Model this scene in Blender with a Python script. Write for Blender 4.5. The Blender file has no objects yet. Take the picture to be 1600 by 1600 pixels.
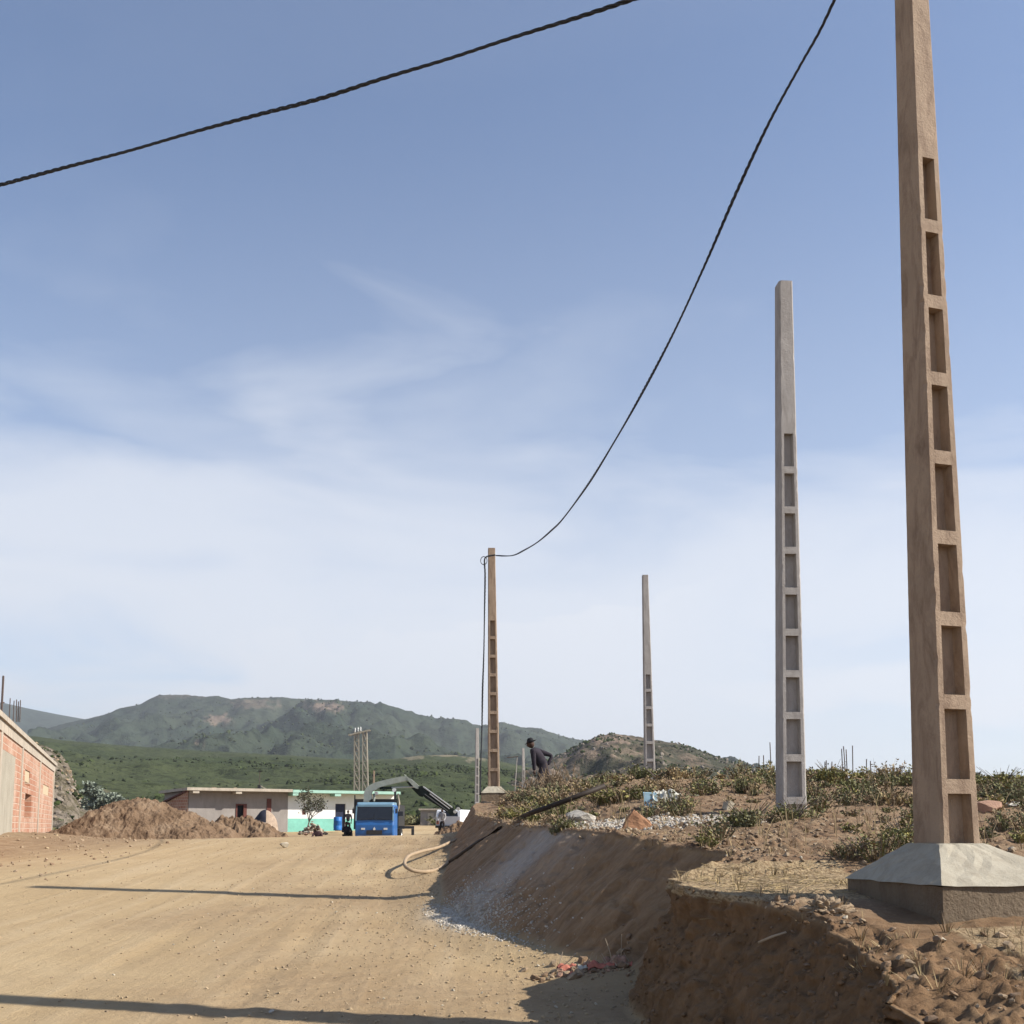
import bpy, bmesh, math, random
import numpy as np
from mathutils import Vector, Matrix, Euler

random.seed(7)
R = math.radians
SC = bpy.context.scene
COL = SC.collection

# ------------------------------------------------------------------ camera
F = 1600.0
PITCH = 6.0
HOR = 1290.0                       # photo row of the horizon
PP = HOR - F * math.tan(R(PITCH))  # photo row of the principal point
EYE = 1.5
cam_d = bpy.data.cameras.new('camera')
cam = bpy.data.objects.new('camera', cam_d)
COL.objects.link(cam)
cam.location = (0, 0, EYE)
cam.rotation_euler = (R(90 + PITCH), 0, 0)
cam_d.sensor_width = 36
cam_d.lens = 36 * F / 1600
cam_d.shift_y = (PP - 800) / 1600
cam_d.clip_start = 0.05
cam_d.clip_end = 30000
SC.camera = cam

# ------------------------------------------------------------------ light
SUN_EL = 37.0
SUN_H = Vector((0.98, -0.185)).normalized()
sd = Vector((SUN_H.x * math.cos(R(SUN_EL)), SUN_H.y * math.cos(R(SUN_EL)), math.sin(R(SUN_EL))))
sun_l = bpy.data.lights.new('sun', 'SUN')
sun_l.energy = 5.0
sun_l.angle = R(0.55)
sun_l.color = (1.0, 0.93, 0.82)
sun = bpy.data.objects.new('sun', sun_l)
COL.objects.link(sun)
sun.rotation_euler = sd.to_track_quat('Z', 'Y').to_euler()

world = bpy.data.worlds.new('World')
SC.world = world
world.use_nodes = True
wt = world.node_tree
wt.nodes.clear()
def wn(t, **k):
    n = wt.nodes.new(t)
    for a, b in k.items(): setattr(n, a, b)
    return n
def wl(a, b): wt.links.new(a, b)
sky = wn('ShaderNodeTexSky', sky_type='NISHITA', sun_disc=False)
sky.sun_elevation = R(SUN_EL)
sky.sun_rotation = math.atan2(SUN_H.x, SUN_H.y)
sky.altitude = 300
sky.air_density = 1.0
sky.dust_density = 0.6
sky.ozone_density = 2.2
tc = wn('ShaderNodeTexCoord')
# thin cirrus: noise streaks stretched along one direction of the sky
mp = wn('ShaderNodeMapping'); mp.inputs['Rotation'].default_value = (R(15), R(24), R(-8)); mp.inputs['Scale'].default_value = (1.1, 1.1, 3.4)
wl(tc.outputs['Generated'], mp.inputs['Vector'])
n1 = wn('ShaderNodeTexNoise'); n1.inputs['Scale'].default_value = 1.25; n1.inputs['Detail'].default_value = 6; n1.inputs['Roughness'].default_value = 0.5; n1.inputs['Distortion'].default_value = 0.35
wl(mp.outputs['Vector'], n1.inputs['Vector'])
r1 = wn('ShaderNodeMapRange'); r1.interpolation_type = 'SMOOTHSTEP'
r1.inputs['From Min'].default_value = 0.36; r1.inputs['From Max'].default_value = 0.68
wl(n1.outputs['Fac'], r1.inputs['Value'])
sep = wn('ShaderNodeSeparateXYZ'); wl(tc.outputs['Generated'], sep.inputs['Vector'])
def wm(op, a, b=None, c=None):
    n = wn('ShaderNodeMath', operation=op)
    for i, v in enumerate((a, b, c)):
        if v is None: continue
        if hasattr(v, 'links'): wl(v, n.inputs[i])
        else: n.inputs[i].default_value = v
    return n.outputs[0]
def wr(v, a, b, c=0.0, d=1.0):
    n = wn('ShaderNodeMapRange'); n.interpolation_type = 'SMOOTHSTEP'
    if a > b: a, b, c, d = b, a, d, c
    for k, q in zip(('From Min', 'From Max', 'To Min', 'To Max'), (a, b, c, d)): n.inputs[k].default_value = q
    wl(v, n.inputs['Value']); return n.outputs['Result']
yy = wm('MAXIMUM', wm('ABSOLUTE', sep.outputs['Y']), 0.15)
u_ = wm('DIVIDE', sep.outputs['X'], yy); e_ = wm('DIVIDE', sep.outputs['Z'], yy)
nb = wn('ShaderNodeTexNoise'); nb.inputs['Scale'].default_value = 2.6; nb.inputs['Detail'].default_value = 5; nb.inputs['Roughness'].default_value = .5; nb.inputs['Distortion'].default_value = .5
wl(mp.outputs['Vector'], nb.inputs['Vector'])
warp = wm('MULTIPLY', wm('SUBTRACT', nb.outputs['Fac'], .5), .62)
# a long bank of cirrus lying low, sinking towards the right
ec = wm('ADD', wm('MULTIPLY', wm('MINIMUM', u_, 0.05), -0.17), 0.195)
dd_ = wm('ADD', wm('SUBTRACT', e_, ec), warp)
band = wm('MULTIPLY', wr(dd_, .34, -.02), wr(dd_, -.20, -.05, .25, 1))
low = wm('MULTIPLY', wr(wm('ADD', u_, warp), -.42, -.22), wm('MULTIPLY', wr(dd_, .04, -.02, 0, .93), wr(u_, .55, .05, .55, 1)))
veil = wm('MULTIPLY', r1.outputs['Result'], wr(e_, .75, .28, .06, .66))
mx0o = wm('MAXIMUM', wm('MAXIMUM', wm('MULTIPLY', band, wm('ADD', wm('MULTIPLY', nb.outputs['Fac'], .5), .62)), low), wm('MAXIMUM', veil, wr(e_, .8, .0, .04, .42)))
mx0c = wm('MINIMUM', mx0o, .95)
mixs = wn('ShaderNodeMix', data_type='RGBA')
CLOUD = (6.15, 6.4, 6.9, 1)
mixs.inputs['B'].default_value = CLOUD
tint = wn('ShaderNodeMix', data_type='RGBA', blend_type='MULTIPLY'); tint.inputs['Factor'].default_value = 1.0
tint.inputs['B'].default_value = (1.0, 1.08, 1.18, 1)
wl(sky.outputs['Color'], tint.inputs['A'])
wl(tint.outputs['Result'], mixs.inputs['A']); wl(mx0c, mixs.inputs['Factor'])
bg = wn('ShaderNodeBackground'); bg.inputs['Strength'].default_value = 0.074
wl(mixs.outputs['Result'], bg.inputs['Color'])
wo = wn('ShaderNodeOutputWorld'); wl(bg.outputs['Background'], wo.inputs['Surface'])

SC.view_settings.view_transform = 'Standard'
SC.view_settings.look = 'None'
SC.view_settings.exposure = 0.9
SC.view_settings.gamma = 1.0
SC.render.engine = 'CYCLES'
SC.cycles.max_bounces = 6
SC.cycles.volume_bounces = 0
SC.cycles.volume_step_rate = 4

def at(x, y, Y):
    """photo pixel (1600 px photo) at forward distance Y -> world point"""
    p = R(PITCH)
    u = (x - 800) / F; v = (PP - y) / F
    d = Vector((u, math.cos(p) - v * math.sin(p), math.sin(p) + v * math.cos(p)))
    return Vector((0, 0, EYE)) + d * (Y / d.y)

# ------------------------------------------------------------------ noise (numpy)
def _h(ix, iy, iz, s):
    n = (ix * 374761393 + iy * 668265263 + iz * 2147483647 + s * 974634777) & 0xffffffff
    n = ((n ^ (n >> 13)) * 1274126177) & 0xffffffff
    n = ((n ^ (n >> 16)) * 2246822519) & 0xffffffff
    return ((n ^ (n >> 15)) & 0xffff) / 65535.0
def vnoise(x, y, z, s=0):
    xi = np.floor(x).astype(np.int64); yi = np.floor(y).astype(np.int64); zi = np.floor(z).astype(np.int64)
    fx = x - xi; fy = y - yi; fz = z - zi
    fx = fx * fx * fx * (fx * (fx * 6 - 15) + 10); fy = fy * fy * fy * (fy * (fy * 6 - 15) + 10); fz = fz * fz * fz * (fz * (fz * 6 - 15) + 10)
    def c(a, b, d): return _h(xi + a, yi + b, zi + d, s)
    def L(a, b, t): return a + (b - a) * t
    return L(L(L(c(0,0,0), c(1,0,0), fx), L(c(0,1,0), c(1,1,0), fx), fy), L(L(c(0,0,1), c(1,0,1), fx), L(c(0,1,1), c(1,1,1), fx), fy), fz) * 2 - 1
def fbm(x, y, z, octv=4, s=0, g=0.5, l=2.03):
    x = np.asarray(x, float); y = np.asarray(y, float); z = np.asarray(z, float) + 0 * x
    a = 1.0; t = 0; r = 0 * x
    for i in range(octv):
        r = r + a * vnoise(x + 13.7 * i, y + 5.1 * i, z + 3.3 * i, s + i); t += a
        a *= g; x = x * l; y = y * l; z = z * l
    return r / t
def worley(x, y, z, s=0):
    """distance to the nearest of scattered points"""
    xi = np.floor(x).astype(np.int64); yi = np.floor(y).astype(np.int64); zi = np.floor(z).astype(np.int64)
    best = np.full(x.shape, 9.0)
    for a in (-1, 0, 1):
        for b in (-1, 0, 1):
            for c in (-1, 0, 1):
                X, Y, Z = xi + a, yi + b, zi + c
                d = (X + _h(X, Y, Z, s) - x)**2 + (Y + _h(X, Y, Z, s+1) - y)**2 + (Z + _h(X, Y, Z, s+2) - z)**2
                best = np.minimum(best, d)
    return np.sqrt(best)
def sst(a, b, x):
    t = np.clip((x - a) / (b - a), 0, 1); return t * t * (3 - 2 * t)

# ------------------------------------------------------------------ materials
def mat(name, rough=0.9, spec=0.3):
    m = bpy.data.materials.new(name); m.use_nodes = True
    nt = m.node_tree; b = nt.nodes['Principled BSDF']
    b.inputs['Roughness'].default_value = rough
    b.inputs['Specular IOR Level'].default_value = spec
    return m, nt, b
def N(nt, t, **k):
    n = nt.nodes.new(t)
    for a, b in k.items():
        if a.startswith('i_'): n.inputs[a[2:]].default_value = b
        else: setattr(n, a, b)
    return n
def noise(nt, sc, det=4, rough=0.6, vec=None, dist=0.0):
    n = N(nt, 'ShaderNodeTexNoise'); n.inputs['Scale'].default_value = sc; n.inputs['Detail'].default_value = det
    n.inputs['Roughness'].default_value = rough; n.inputs['Distortion'].default_value = dist
    if vec is not None: nt.links.new(vec, n.inputs['Vector'])
    return n.outputs['Fac']
K_ALB = 0.72
def kc(c): return tuple(k * K_ALB for k in c[:3]) + (1,)
def ramp(nt, fac, stops):
    r = N(nt, 'ShaderNodeValToRGB'); nt.links.new(fac, r.inputs['Fac'])
    e = r.color_ramp.elements
    while len(e) < len(stops): e.new(0.5)
    for i, (p, c) in enumerate(stops):
        e[i].position = p; e[i].color = kc(c)
    return r.outputs['Color']
def rng(nt, v, a, b, c=0, d=1):
    r = N(nt, 'ShaderNodeMapRange'); nt.links.new(v, r.inputs['Value'])
    for k, q in zip(('From Min', 'From Max', 'To Min', 'To Max'), (a, b, c, d)): r.inputs[k].default_value = q
    return r.outputs['Result']
def mixc(nt, f, a, b, mode='MIX'):
    m = N(nt, 'ShaderNodeMix', data_type='RGBA', blend_type=mode)
    for s, v in ((m.inputs['Factor'], f), (m.inputs['A'], a), (m.inputs['B'], b)):
        if hasattr(v, 'links'): nt.links.new(v, s)
        elif isinstance(v, (int, float)): s.default_value = v
        else: s.default_value = kc(v)
    return m.outputs['Result']
def bump(nt, b, h, strength=0.5, dist=0.02, prev=None):
    n = N(nt, 'ShaderNodeBump'); n.inputs['Strength'].default_value = strength; n.inputs['Distance'].default_value = dist
    nt.links.new(h, n.inputs['Height'])
    if prev is not None: nt.links.new(prev, n.inputs['Normal'])
    nt.links.new(n.outputs['Normal'], b.inputs['Normal'])
    return n.outputs['Normal']
def objc(nt): return N(nt, 'ShaderNodeTexCoord').outputs['Object']
def mapping(nt, vec, scale=(1,1,1), rot=(0,0,0), loc=(0,0,0)):
    m = N(nt, 'ShaderNodeMapping'); nt.links.new(vec, m.inputs['Vector'])
    m.inputs['Scale'].default_value = scale; m.inputs['Rotation'].default_value = rot; m.inputs['Location'].default_value = loc
    return m.outputs['Vector']
def simple(name, col, rough=0.8, var=0.25, scale=6, bmp=0.0, bscale=40, spec=0.3, metal=0.0):
    m, nt, b = mat(name, rough, spec)
    v = objc(nt)
    f = noise(nt, scale, 5, 0.65, v)
    c1 = tuple(max(0, k * (1 - var)) for k in col); c2 = tuple(min(1, k * (1 + var)) for k in col)
    nt.links.new(ramp(nt, f, [(0.3, c1), (0.7, c2)]), b.inputs['Base Color'])
    b.inputs['Metallic'].default_value = metal
    if bmp: bump(nt, b, noise(nt, bscale, 5, 0.7, v), bmp, 0.02)
    return m

M = {}
def concrete(name, base, stain, warm=0.5, sc=1.0, rough=0.0):
    m, nt, b = mat(name, 0.88, 0.25)
    v = objc(nt)
    big = noise(nt, 2.2 * sc, 5, 0.65, v, 0.4)
    streak = noise(nt, 5 * sc, 6, 0.72, mapping(nt, v, (1.5, 1.5, 0.40)), 0.6)
    fine = noise(nt, 60 * sc, 4, 0.7, v)
    c = ramp(nt, big, [(0.25, tuple(k * 0.82 for k in base)), (0.55, base), (0.8, tuple(min(1, k * 1.1) for k in base))])
    c = mixc(nt, rng(nt, streak, 0.45, 0.70, 0, 0.75), c, stain)
    c = mixc(nt, rng(nt, fine, 0.58, 0.72, 0, 0.35), c, tuple(k * 0.5 for k in base))
    nt.links.new(c, b.inputs['Base Color'])
    vo = N(nt, 'ShaderNodeTexVoronoi'); vo.inputs['Scale'].default_value = 22 * sc; nt.links.new(v, vo.inputs['Vector'])
    n = bump(nt, b, rng(nt, vo.outputs['Distance'], 0.0, 0.14), 0.35, 0.006)
    n = bump(nt, b, fine, 0.45, 0.012, n)
    if rough: bump(nt, b, noise(nt, 16, 6, 0.75, v), rough, 0.03, n)
    return m
M['conc_tan'] = concrete('tan_concrete', (0.44, 0.328, 0.235), (0.18, 0.112, 0.076), rough=.35)
M['conc_grey'] = concrete('grey_concrete', (0.46, 0.43, 0.405), (0.29, 0.26, 0.24), rough=.2)
M['conc_white'] = concrete('pale_footing_concrete', (0.46, 0.42, 0.335), (0.30, 0.26, 0.195), rough=.25)
M['conc_rough'] = concrete('rough_footing_concrete', (0.25, 0.19, 0.13), (0.17, 0.12, 0.08), rough=1.0)
M['conc_pale'] = concrete('pale_concrete', (0.46, 0.42, 0.34), (0.34, 0.30, 0.24), sc=.5)  # lightened for the pylon, distance haze put into the colour; also plaster
M['plaster_grey'] = concrete('grey_render', (0.36, 0.33, 0.31), (0.28, 0.25, 0.235), sc=0.4)
M['slab'] = concrete('slab_concrete', (0.56, 0.49, 0.40), (0.32, 0.28, 0.23), sc=0.5)
M['plaster_white'] = simple('white_paint', (0.92, 0.91, 0.88), 0.8, 0.10, 1.1)
M['turq'] = simple('turquoise_paint', (0.24, 0.60, 0.50), 0.7, 0.12, 2)
M['turq_pale'] = simple('pale_turquoise_paint', (0.38, 0.62, 0.52), 0.7, 0.1, 2)
M['dark'] = simple('dark_interior', (0.012, 0.013, 0.02), 0.8, 0.2)
M['door_blue'] = simple('dark_blue_door', (0.012, 0.018, 0.05), 0.6, 0.2)
M['redwood'] = simple('red_brown_paint', (0.13, 0.04, 0.03), 0.7, 0.2)
M['steel_dark'] = simple('dark_steel', (0.018, 0.018, 0.02), 0.5, 0.3, 8, spec=0.5)
M['rebar'] = simple('rusty_rebar', (0.10, 0.07, 0.06), 0.8, 0.2)
M['cable'] = simple('black_cable', (0.018, 0.02, 0.028), 0.55, 0.2, spec=0.4)
M['crane'] = simple('grey_green_crane_paint', (0.34, 0.37, 0.33), 0.55, 0.18, 3, spec=0.4)
M['crane_dark'] = simple('dark_green_crane_paint', (0.018, 0.026, 0.023), 0.85, 0.2, 3, spec=0.1)
M['steel'] = simple('bright_steel_rod', (0.55, 0.55, 0.53), 0.35, 0.1, metal=0.6)
M['blue'] = simple('blue_truck_paint', (0.02, 0.13, 0.40), 0.4, 0.12, 3, spec=0.45)
M['blue_pale'] = simple('sun_bleached_blue_paint', (0.18, 0.32, 0.43), 0.45, 0.12, 3, spec=0.4)  # paler truck blue, sunlight on the cab top put into the colour
M['glass'] = simple('dark_windscreen', (0.012, 0.016, 0.025), 0.12, 0.1, spec=0.5)
M['white_car'] = simple('white_vehicle_paint', (0.80, 0.82, 0.86), 0.35, 0.06, 2, spec=0.5)
M['rubber'] = simple('rubber', (0.02, 0.02, 0.02), 0.8, 0.2)
M['lamp'] = simple('headlamp_lens', (0.75, 0.75, 0.72), 0.2, 0.05)
M['barrel'] = simple('blue_plastic', (0.02, 0.16, 0.5), 0.5, 0.1)
M['skin'] = simple('skin', (0.07, 0.036, 0.026), 0.7, 0.1)
M['cloth_dark'] = simple('dark_clothing', (0.028, 0.022, 0.032), 0.9, 0.3, 12)
M['cloth_black'] = simple('black_clothing', (0.015, 0.014, 0.018), 0.9, 0.3, 12)
M['cloth_grey'] = simple('pale_shirt', (0.38, 0.37, 0.38), 0.9, 0.15, 10)
M['cloth_brown'] = simple('brown_clothing', (0.09, 0.05, 0.05), 0.9, 0.2, 10)
M['hat'] = simple('black_felt', (0.012, 0.012, 0.016), 0.9, 0.2)
M['wood'] = simple('grey_wood', (0.30, 0.22, 0.15), 0.9, 0.3, 20)
M['bark'] = simple('bark', (0.20, 0.16, 0.13), 0.95, 0.3, 20)
M['cream'] = simple('cream_board', (0.62, 0.50, 0.34), 0.85, 0.08)
M['clay'] = simple('clay_dome', (0.42, 0.32, 0.24), 0.95, 0.25, 5, 0.5)
M['tarp'] = simple('dark_blue_tarp', (0.02, 0.022, 0.04), 0.8, 0.2)
M['gravel'] = simple('white_gravel', (0.56, 0.52, 0.46), 0.9, 0.4, 9)
M['clod'] = simple('dry_clod', (0.36, 0.27, 0.18), 0.95, 0.3, 7, 0.4)
M['clod_damp'] = simple('damp_clod', (0.21, 0.125, 0.062), 0.95, 0.3, 7, 0.4)  # dark brown crumbs, close to the mound's soil colour
M['hill_rock'] = simple('hill_rock', (0.27, 0.23, 0.19), 0.95, 0.3, 3)
M['clod_road'] = simple('road_dust_clod', (0.42, 0.32, 0.20), 0.95, 0.2, 7, 0.4)
M['clod_dark'] = simple('brown_clod', (0.24, 0.16, 0.10), 0.95, 0.3, 7, 0.4)
M['orange_rock'] = simple('orange_brown_rock', (0.38, 0.20, 0.11), 0.9, 0.3, 5, 0.6, 25)
M['pale_rock'] = simple('pale_rock', (0.52, 0.46, 0.36), 0.9, 0.25, 6, 0.6, 25)
M['whitish'] = simple('whitish_rubble', (0.50, 0.46, 0.40), 0.95, 0.35, 14, 1.0, 40)
M['pink_rock'] = simple('pinkish_slab', (0.46, 0.28, 0.20), 0.9, 0.2, 5, 0.5)
M['sheet_white'] = simple('dirty_white_sheet', (0.55, 0.54, 0.48), 0.7, 0.35, 9)
M['sheet_blue'] = simple('faded_blue_sheet', (0.33, 0.50, 0.60), 0.7, 0.2, 9)
M['red_plastic'] = simple('red_plastic_mesh', (0.50, 0.17, 0.12), 0.7, 0.35, 14)
M['pipe_dark'] = simple('black_plastic_pipe', (0.035, 0.024, 0.018), 0.7, 0.3)
M['pipe_dust'] = simple('dust_covered_pipe', (0.40, 0.30, 0.20), 0.9, 0.15)
M['twig'] = simple('dry_twig', (0.45, 0.36, 0.26), 0.9, 0.2)
M['straw'] = simple('straw', (0.42, 0.32, 0.17), 0.9, 0.35, 5)
M['leaf_a'] = simple('olive_leaves', (0.20, 0.20, 0.085), 0.9, 0.4, 3, spec=0.1)
M['leaf_b'] = simple('grey_green_leaves', (0.215, 0.21, 0.12), 0.9, 0.35, 3, spec=0.1)
M['leaf_dry'] = simple('dry_stems', (0.29, 0.215, 0.14), 0.9, 0.4, 3, spec=0.1)
M['leaf_yel'] = simple('yellow_green_leaves', (0.30, 0.27, 0.10), 0.9, 0.4, 3, spec=0.1)
M['leaf_tree'] = simple('dull_tree_leaves', (0.10, 0.10, 0.06), 0.85, 0.4, 3)
M['agave'] = simple('blue_green_scrub', (0.27, 0.31, 0.25), 0.85, 0.3, 3)
for k in ('leaf_a', 'leaf_b', 'leaf_yel', 'leaf_tree'):
    b = M[k].node_tree.nodes['Principled BSDF']; b.inputs['Transmission Weight'].default_value = 0.0

def brick_mat():
    m, nt, b = mat('red_hollow_brick', 0.9, 0.2)
    v = N(nt, 'ShaderNodeTexCoord').outputs['UV']
    br = N(nt, 'ShaderNodeTexBrick')
    nt.links.new(v, br.inputs['Vector'])
    br.inputs['Scale'].default_value = 1.0
    br.inputs['Brick Width'].default_value = 0.32; br.inputs['Row Height'].default_value = 0.2
    br.inputs['Mortar Size'].default_value = 0.018; br.inputs['Mortar Smooth'].default_value = 0.4; br.inputs['Bias'].default_value = -0.1
    br.inputs['Color1'].default_value = kc((0.46, 0.20, 0.12, 1)); br.inputs['Color2'].default_value = kc((0.56, 0.32, 0.22, 1)); br.inputs['Mortar'].default_value = kc((0.68, 0.54, 0.43, 1))
    o = objc(nt)
    n = noise(nt, 0.9, 6, 0.7, o)
    c = mixc(nt, rng(nt, n, 0.45, 0.6, 0, 0.85), br.outputs['Color'], (0.66, 0.50, 0.39))
    c = mixc(nt, rng(nt, noise(nt, 7, 4, 0.7, o), 0.4, 0.75, 0, 0.5), c, (0.34, 0.15, 0.09))
    nt.links.new(c, b.inputs['Base Color'])
    bump(nt, b, rng(nt, br.outputs['Fac'], 0, 1, 1, 0), 0.8, 0.02)
    return m
M['brick'] = brick_mat()

def ground_mat():
    m, nt, b = mat('earth', 0.95, 0.15)
    v = objc(nt)
    at_ = N(nt, 'ShaderNodeAttribute', attribute_name='soil')
    sp = N(nt, 'ShaderNodeSeparateColor'); nt.links.new(at_.outputs['Color'], sp.inputs['Color'])
    face, plat, white = sp.outputs['Red'], sp.outputs['Green'], sp.outputs['Blue']
    straw = at_.outputs['Alpha']
    # road dust
    big = noise(nt, 0.35, 6, 0.6, v, 0.6)
    med = noise(nt, 2.3, 6, 0.65, v)
    fine = noise(nt, 26, 5, 0.7, v)
    road = ramp(nt, big, [(0.3, (0.45, 0.325, 0.18)), (0.55, (0.51, 0.38, 0.22)), (0.8, (0.57, 0.44, 0.27))])
    road = mixc(nt, rng(nt, med, 0.45, 0.75, 0, 0.35), road, (0.36, 0.26, 0.155))
    road = mixc(nt, rng(nt, fine, 0.62, 0.78, 0, 0.25), road, (0.27, 0.185, 0.11))
    # faint curving tyre tracks
    wv = N(nt, 'ShaderNodeTexNoise'); wv.inputs['Scale'].default_value = 1.0; wv.inputs['Detail'].default_value = 5; wv.inputs['Distortion'].default_value = 0.35
    nt.links.new(mapping(nt, v, (3.2, 0.20, 1), (0, 0, R(9))), wv.inputs['Vector'])
    road = mixc(nt, rng(nt, wv.outputs['Fac'], 0.5, 0.7, 0, 0.4), road, (0.60, 0.475, 0.31))
    # cut face
    fv = mapping(nt, v, (1.2, 6.0, 1.2))
    fn = noise(nt, 2.0, 6, 0.7, fv)
    fc = ramp(nt, fn, [(0.3, (0.22, 0.135, 0.075)), (0.5, (0.33, 0.215, 0.125)), (0.72, (0.43, 0.30, 0.185))])
    # plateau soil
    pn = noise(nt, 3.0, 7, 0.75, v)
    pc = ramp(nt, pn, [(0.3, (0.17, 0.10, 0.06)), (0.5, (0.27, 0.18, 0.11)), (0.7, (0.38, 0.285, 0.185))])
    c = mixc(nt, plat, road, pc)
    c = mixc(nt, face, c, fc)
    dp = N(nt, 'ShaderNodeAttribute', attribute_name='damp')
    c = mixc(nt, rng(nt, dp.outputs['Fac'], 0, 1, 0, .85), c, ramp(nt, fn, [(0.3, (0.14, 0.078, 0.037)), (0.7, (0.29, 0.172, 0.088))]))  # darker brown soil tone for the near mound
    wn_ = noise(nt, 5, 6, 0.75, fv)
    wsum = N(nt, 'ShaderNodeMath', operation='MULTIPLY'); nt.links.new(white, wsum.inputs[0]); nt.links.new(rng(nt, wn_, 0.25, 0.6, 0.35, 1.0), wsum.inputs[1])
    c = mixc(nt, wsum.outputs[0], c, (0.60, 0.55, 0.49))
    sn = noise(nt, 45, 3, 0.7, mapping(nt, v, (1, 0.35, 1), (0, 0, R(35))))
    c = mixc(nt, straw, c, ramp(nt, sn, [(0.35, (0.20, 0.13, 0.07)), (0.6, (0.50, 0.38, 0.23))]))
    nt.links.new(c, b.inputs['Base Color'])
    n = bump(nt, b, noise(nt, 9, 8, 0.75, v), 0.6, 0.05)
    n = bump(nt, b, wv.outputs['Fac'], 0.45, 0.06, n)
    n = bump(nt, b, noise(nt, 60, 5, 0.75, v), 0.6, 0.012, n)
    n = bump(nt, b, noise(nt, 2.0, 5, 0.6, mapping(nt, v, (0.8, 9.0, 0.8))), 0.2, 0.05, n)
    fp = N(nt, 'ShaderNodeMath', operation='ADD'); fp.use_clamp = True; nt.links.new(face, fp.inputs[0]); nt.links.new(plat, fp.inputs[1])
    cr = N(nt, 'ShaderNodeTexNoise'); cr.noise_type = 'RIDGED_MULTIFRACTAL'; cr.inputs['Scale'].default_value = 11; cr.inputs['Detail'].default_value = 7; cr.inputs['Roughness'].default_value = .6
    nt.links.new(v, cr.inputs['Vector'])
    hm_ = N(nt, 'ShaderNodeMath', operation='MULTIPLY'); nt.links.new(cr.outputs['Fac'], hm_.inputs[0]); nt.links.new(fp.outputs[0], hm_.inputs[1])
    bump(nt, b, hm_.outputs[0], 0.55, 0.03, n)
    return m
M['earth'] = ground_mat()

def pile_mat():
    m, nt, b = mat('heaped_earth', 0.97, 0.1)
    v = objc(nt)
    c = ramp(nt, noise(nt, 0.9, 7, 0.75, v), [(0.3, (0.13, 0.082, 0.05)), (0.5, (0.24, 0.16, 0.102)), (0.7, (0.36, 0.265, 0.18))])
    nt.links.new(c, b.inputs['Base Color'])
    bump(nt, b, noise(nt, 6, 6, 0.75, v), 0.9, 0.12)
    return m
M['pile'] = pile_mat()

def hill_mat(name, green, green2, earth, e_lo, e_hi, s, spot, bumpd):
    m, nt, b = mat(name, 1.0, 0.05)
    v = objc(nt)
    c = ramp(nt, noise(nt, s, 6, 0.6, v, 0.5), [(0.3, green), (0.7, green2)])
    er = noise(nt, s * 1.7, 8, 0.72, mapping(nt, v, (1, 1, 2.5), (0, 0, 0), (31, 7, 3)))
    c = mixc(nt, rng(nt, er, e_lo, e_hi, 0, 0.85), c, earth)
    vo = N(nt, 'ShaderNodeTexNoise'); vo.inputs['Scale'].default_value = spot; vo.inputs['Detail'].default_value = 5; vo.inputs['Roughness'].default_value = 0.75
    nt.links.new(v, vo.inputs['Vector'])
    ba = N(nt, 'ShaderNodeAttribute', attribute_name='bare')
    c = mixc(nt, ba.outputs['Fac'], c, mixc(nt, rng(nt, vo.outputs['Fac'], 0.4, 0.6), earth, tuple(k*1.5 for k in earth)))
    c = mixc(nt, rng(nt, vo.outputs['Fac'], 0.52, 0.58, 0, 0.6), c, tuple(k * 0.35 for k in green))
    v2 = N(nt, 'ShaderNodeTexVoronoi'); v2.inputs['Scale'].default_value = spot * 1.1; nt.links.new(v, v2.inputs['Vector'])
    sp2 = N(nt, 'ShaderNodeMath', operation='MULTIPLY'); nt.links.new(rng(nt, v2.outputs['Distance'], .32, .16), sp2.inputs[0]); nt.links.new(rng(nt, noise(nt, spot*.3, 3, .6, v), .45, .6), sp2.inputs[1])
    c = mixc(nt, rng(nt, sp2.outputs[0], 0, 1, 0, .75), c, tuple(k * 0.25 for k in green))
    nt.links.new(c, b.inputs['Base Color'])
    bump(nt, b, vo.outputs['Fac'], 0.9, bumpd)
    return m
M['mountain'] = hill_mat('mountain_scrub', (0.032, 0.05, 0.035), (0.06, 0.074, 0.048), (0.20, 0.15, 0.115), 0.66, 0.74, 0.004, 0.05, 6)
M['greenhill'] = hill_mat('green_hillside_scrub', (0.05, 0.068, 0.03), (0.088, 0.102, 0.048), (0.26, 0.22, 0.15), 0.70, 0.78, 0.012, 0.30, 1.6)
M['rockhill'] = hill_mat('rocky_hillside', (0.055, 0.06, 0.042), (0.09, 0.085, 0.058), (0.22, 0.165, 0.125), 0.52, 0.64, 0.02, 0.16, 1.8)
M['lefthill'] = hill_mat('bare_hillside', (0.12, 0.11, 0.065), (0.20, 0.16, 0.11), (0.32, 0.27, 0.22), 0.42, 0.56, 0.25, 1.2, 0.8)

# ------------------------------------------------------------------ object helpers
def tag(o, label=None, cat=None, group=None, kind=None):
    if label: o['label'] = label
    if cat: o['category'] = cat
    if group: o['group'] = group
    if kind: o['kind'] = kind
    return o
def empty(name, loc, rz=0.0):
    o = bpy.data.objects.new(name, None); COL.objects.link(o)
    o.location = loc; o.rotation_euler = (0, 0, rz); o.empty_display_size = 0.2
    return o

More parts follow.
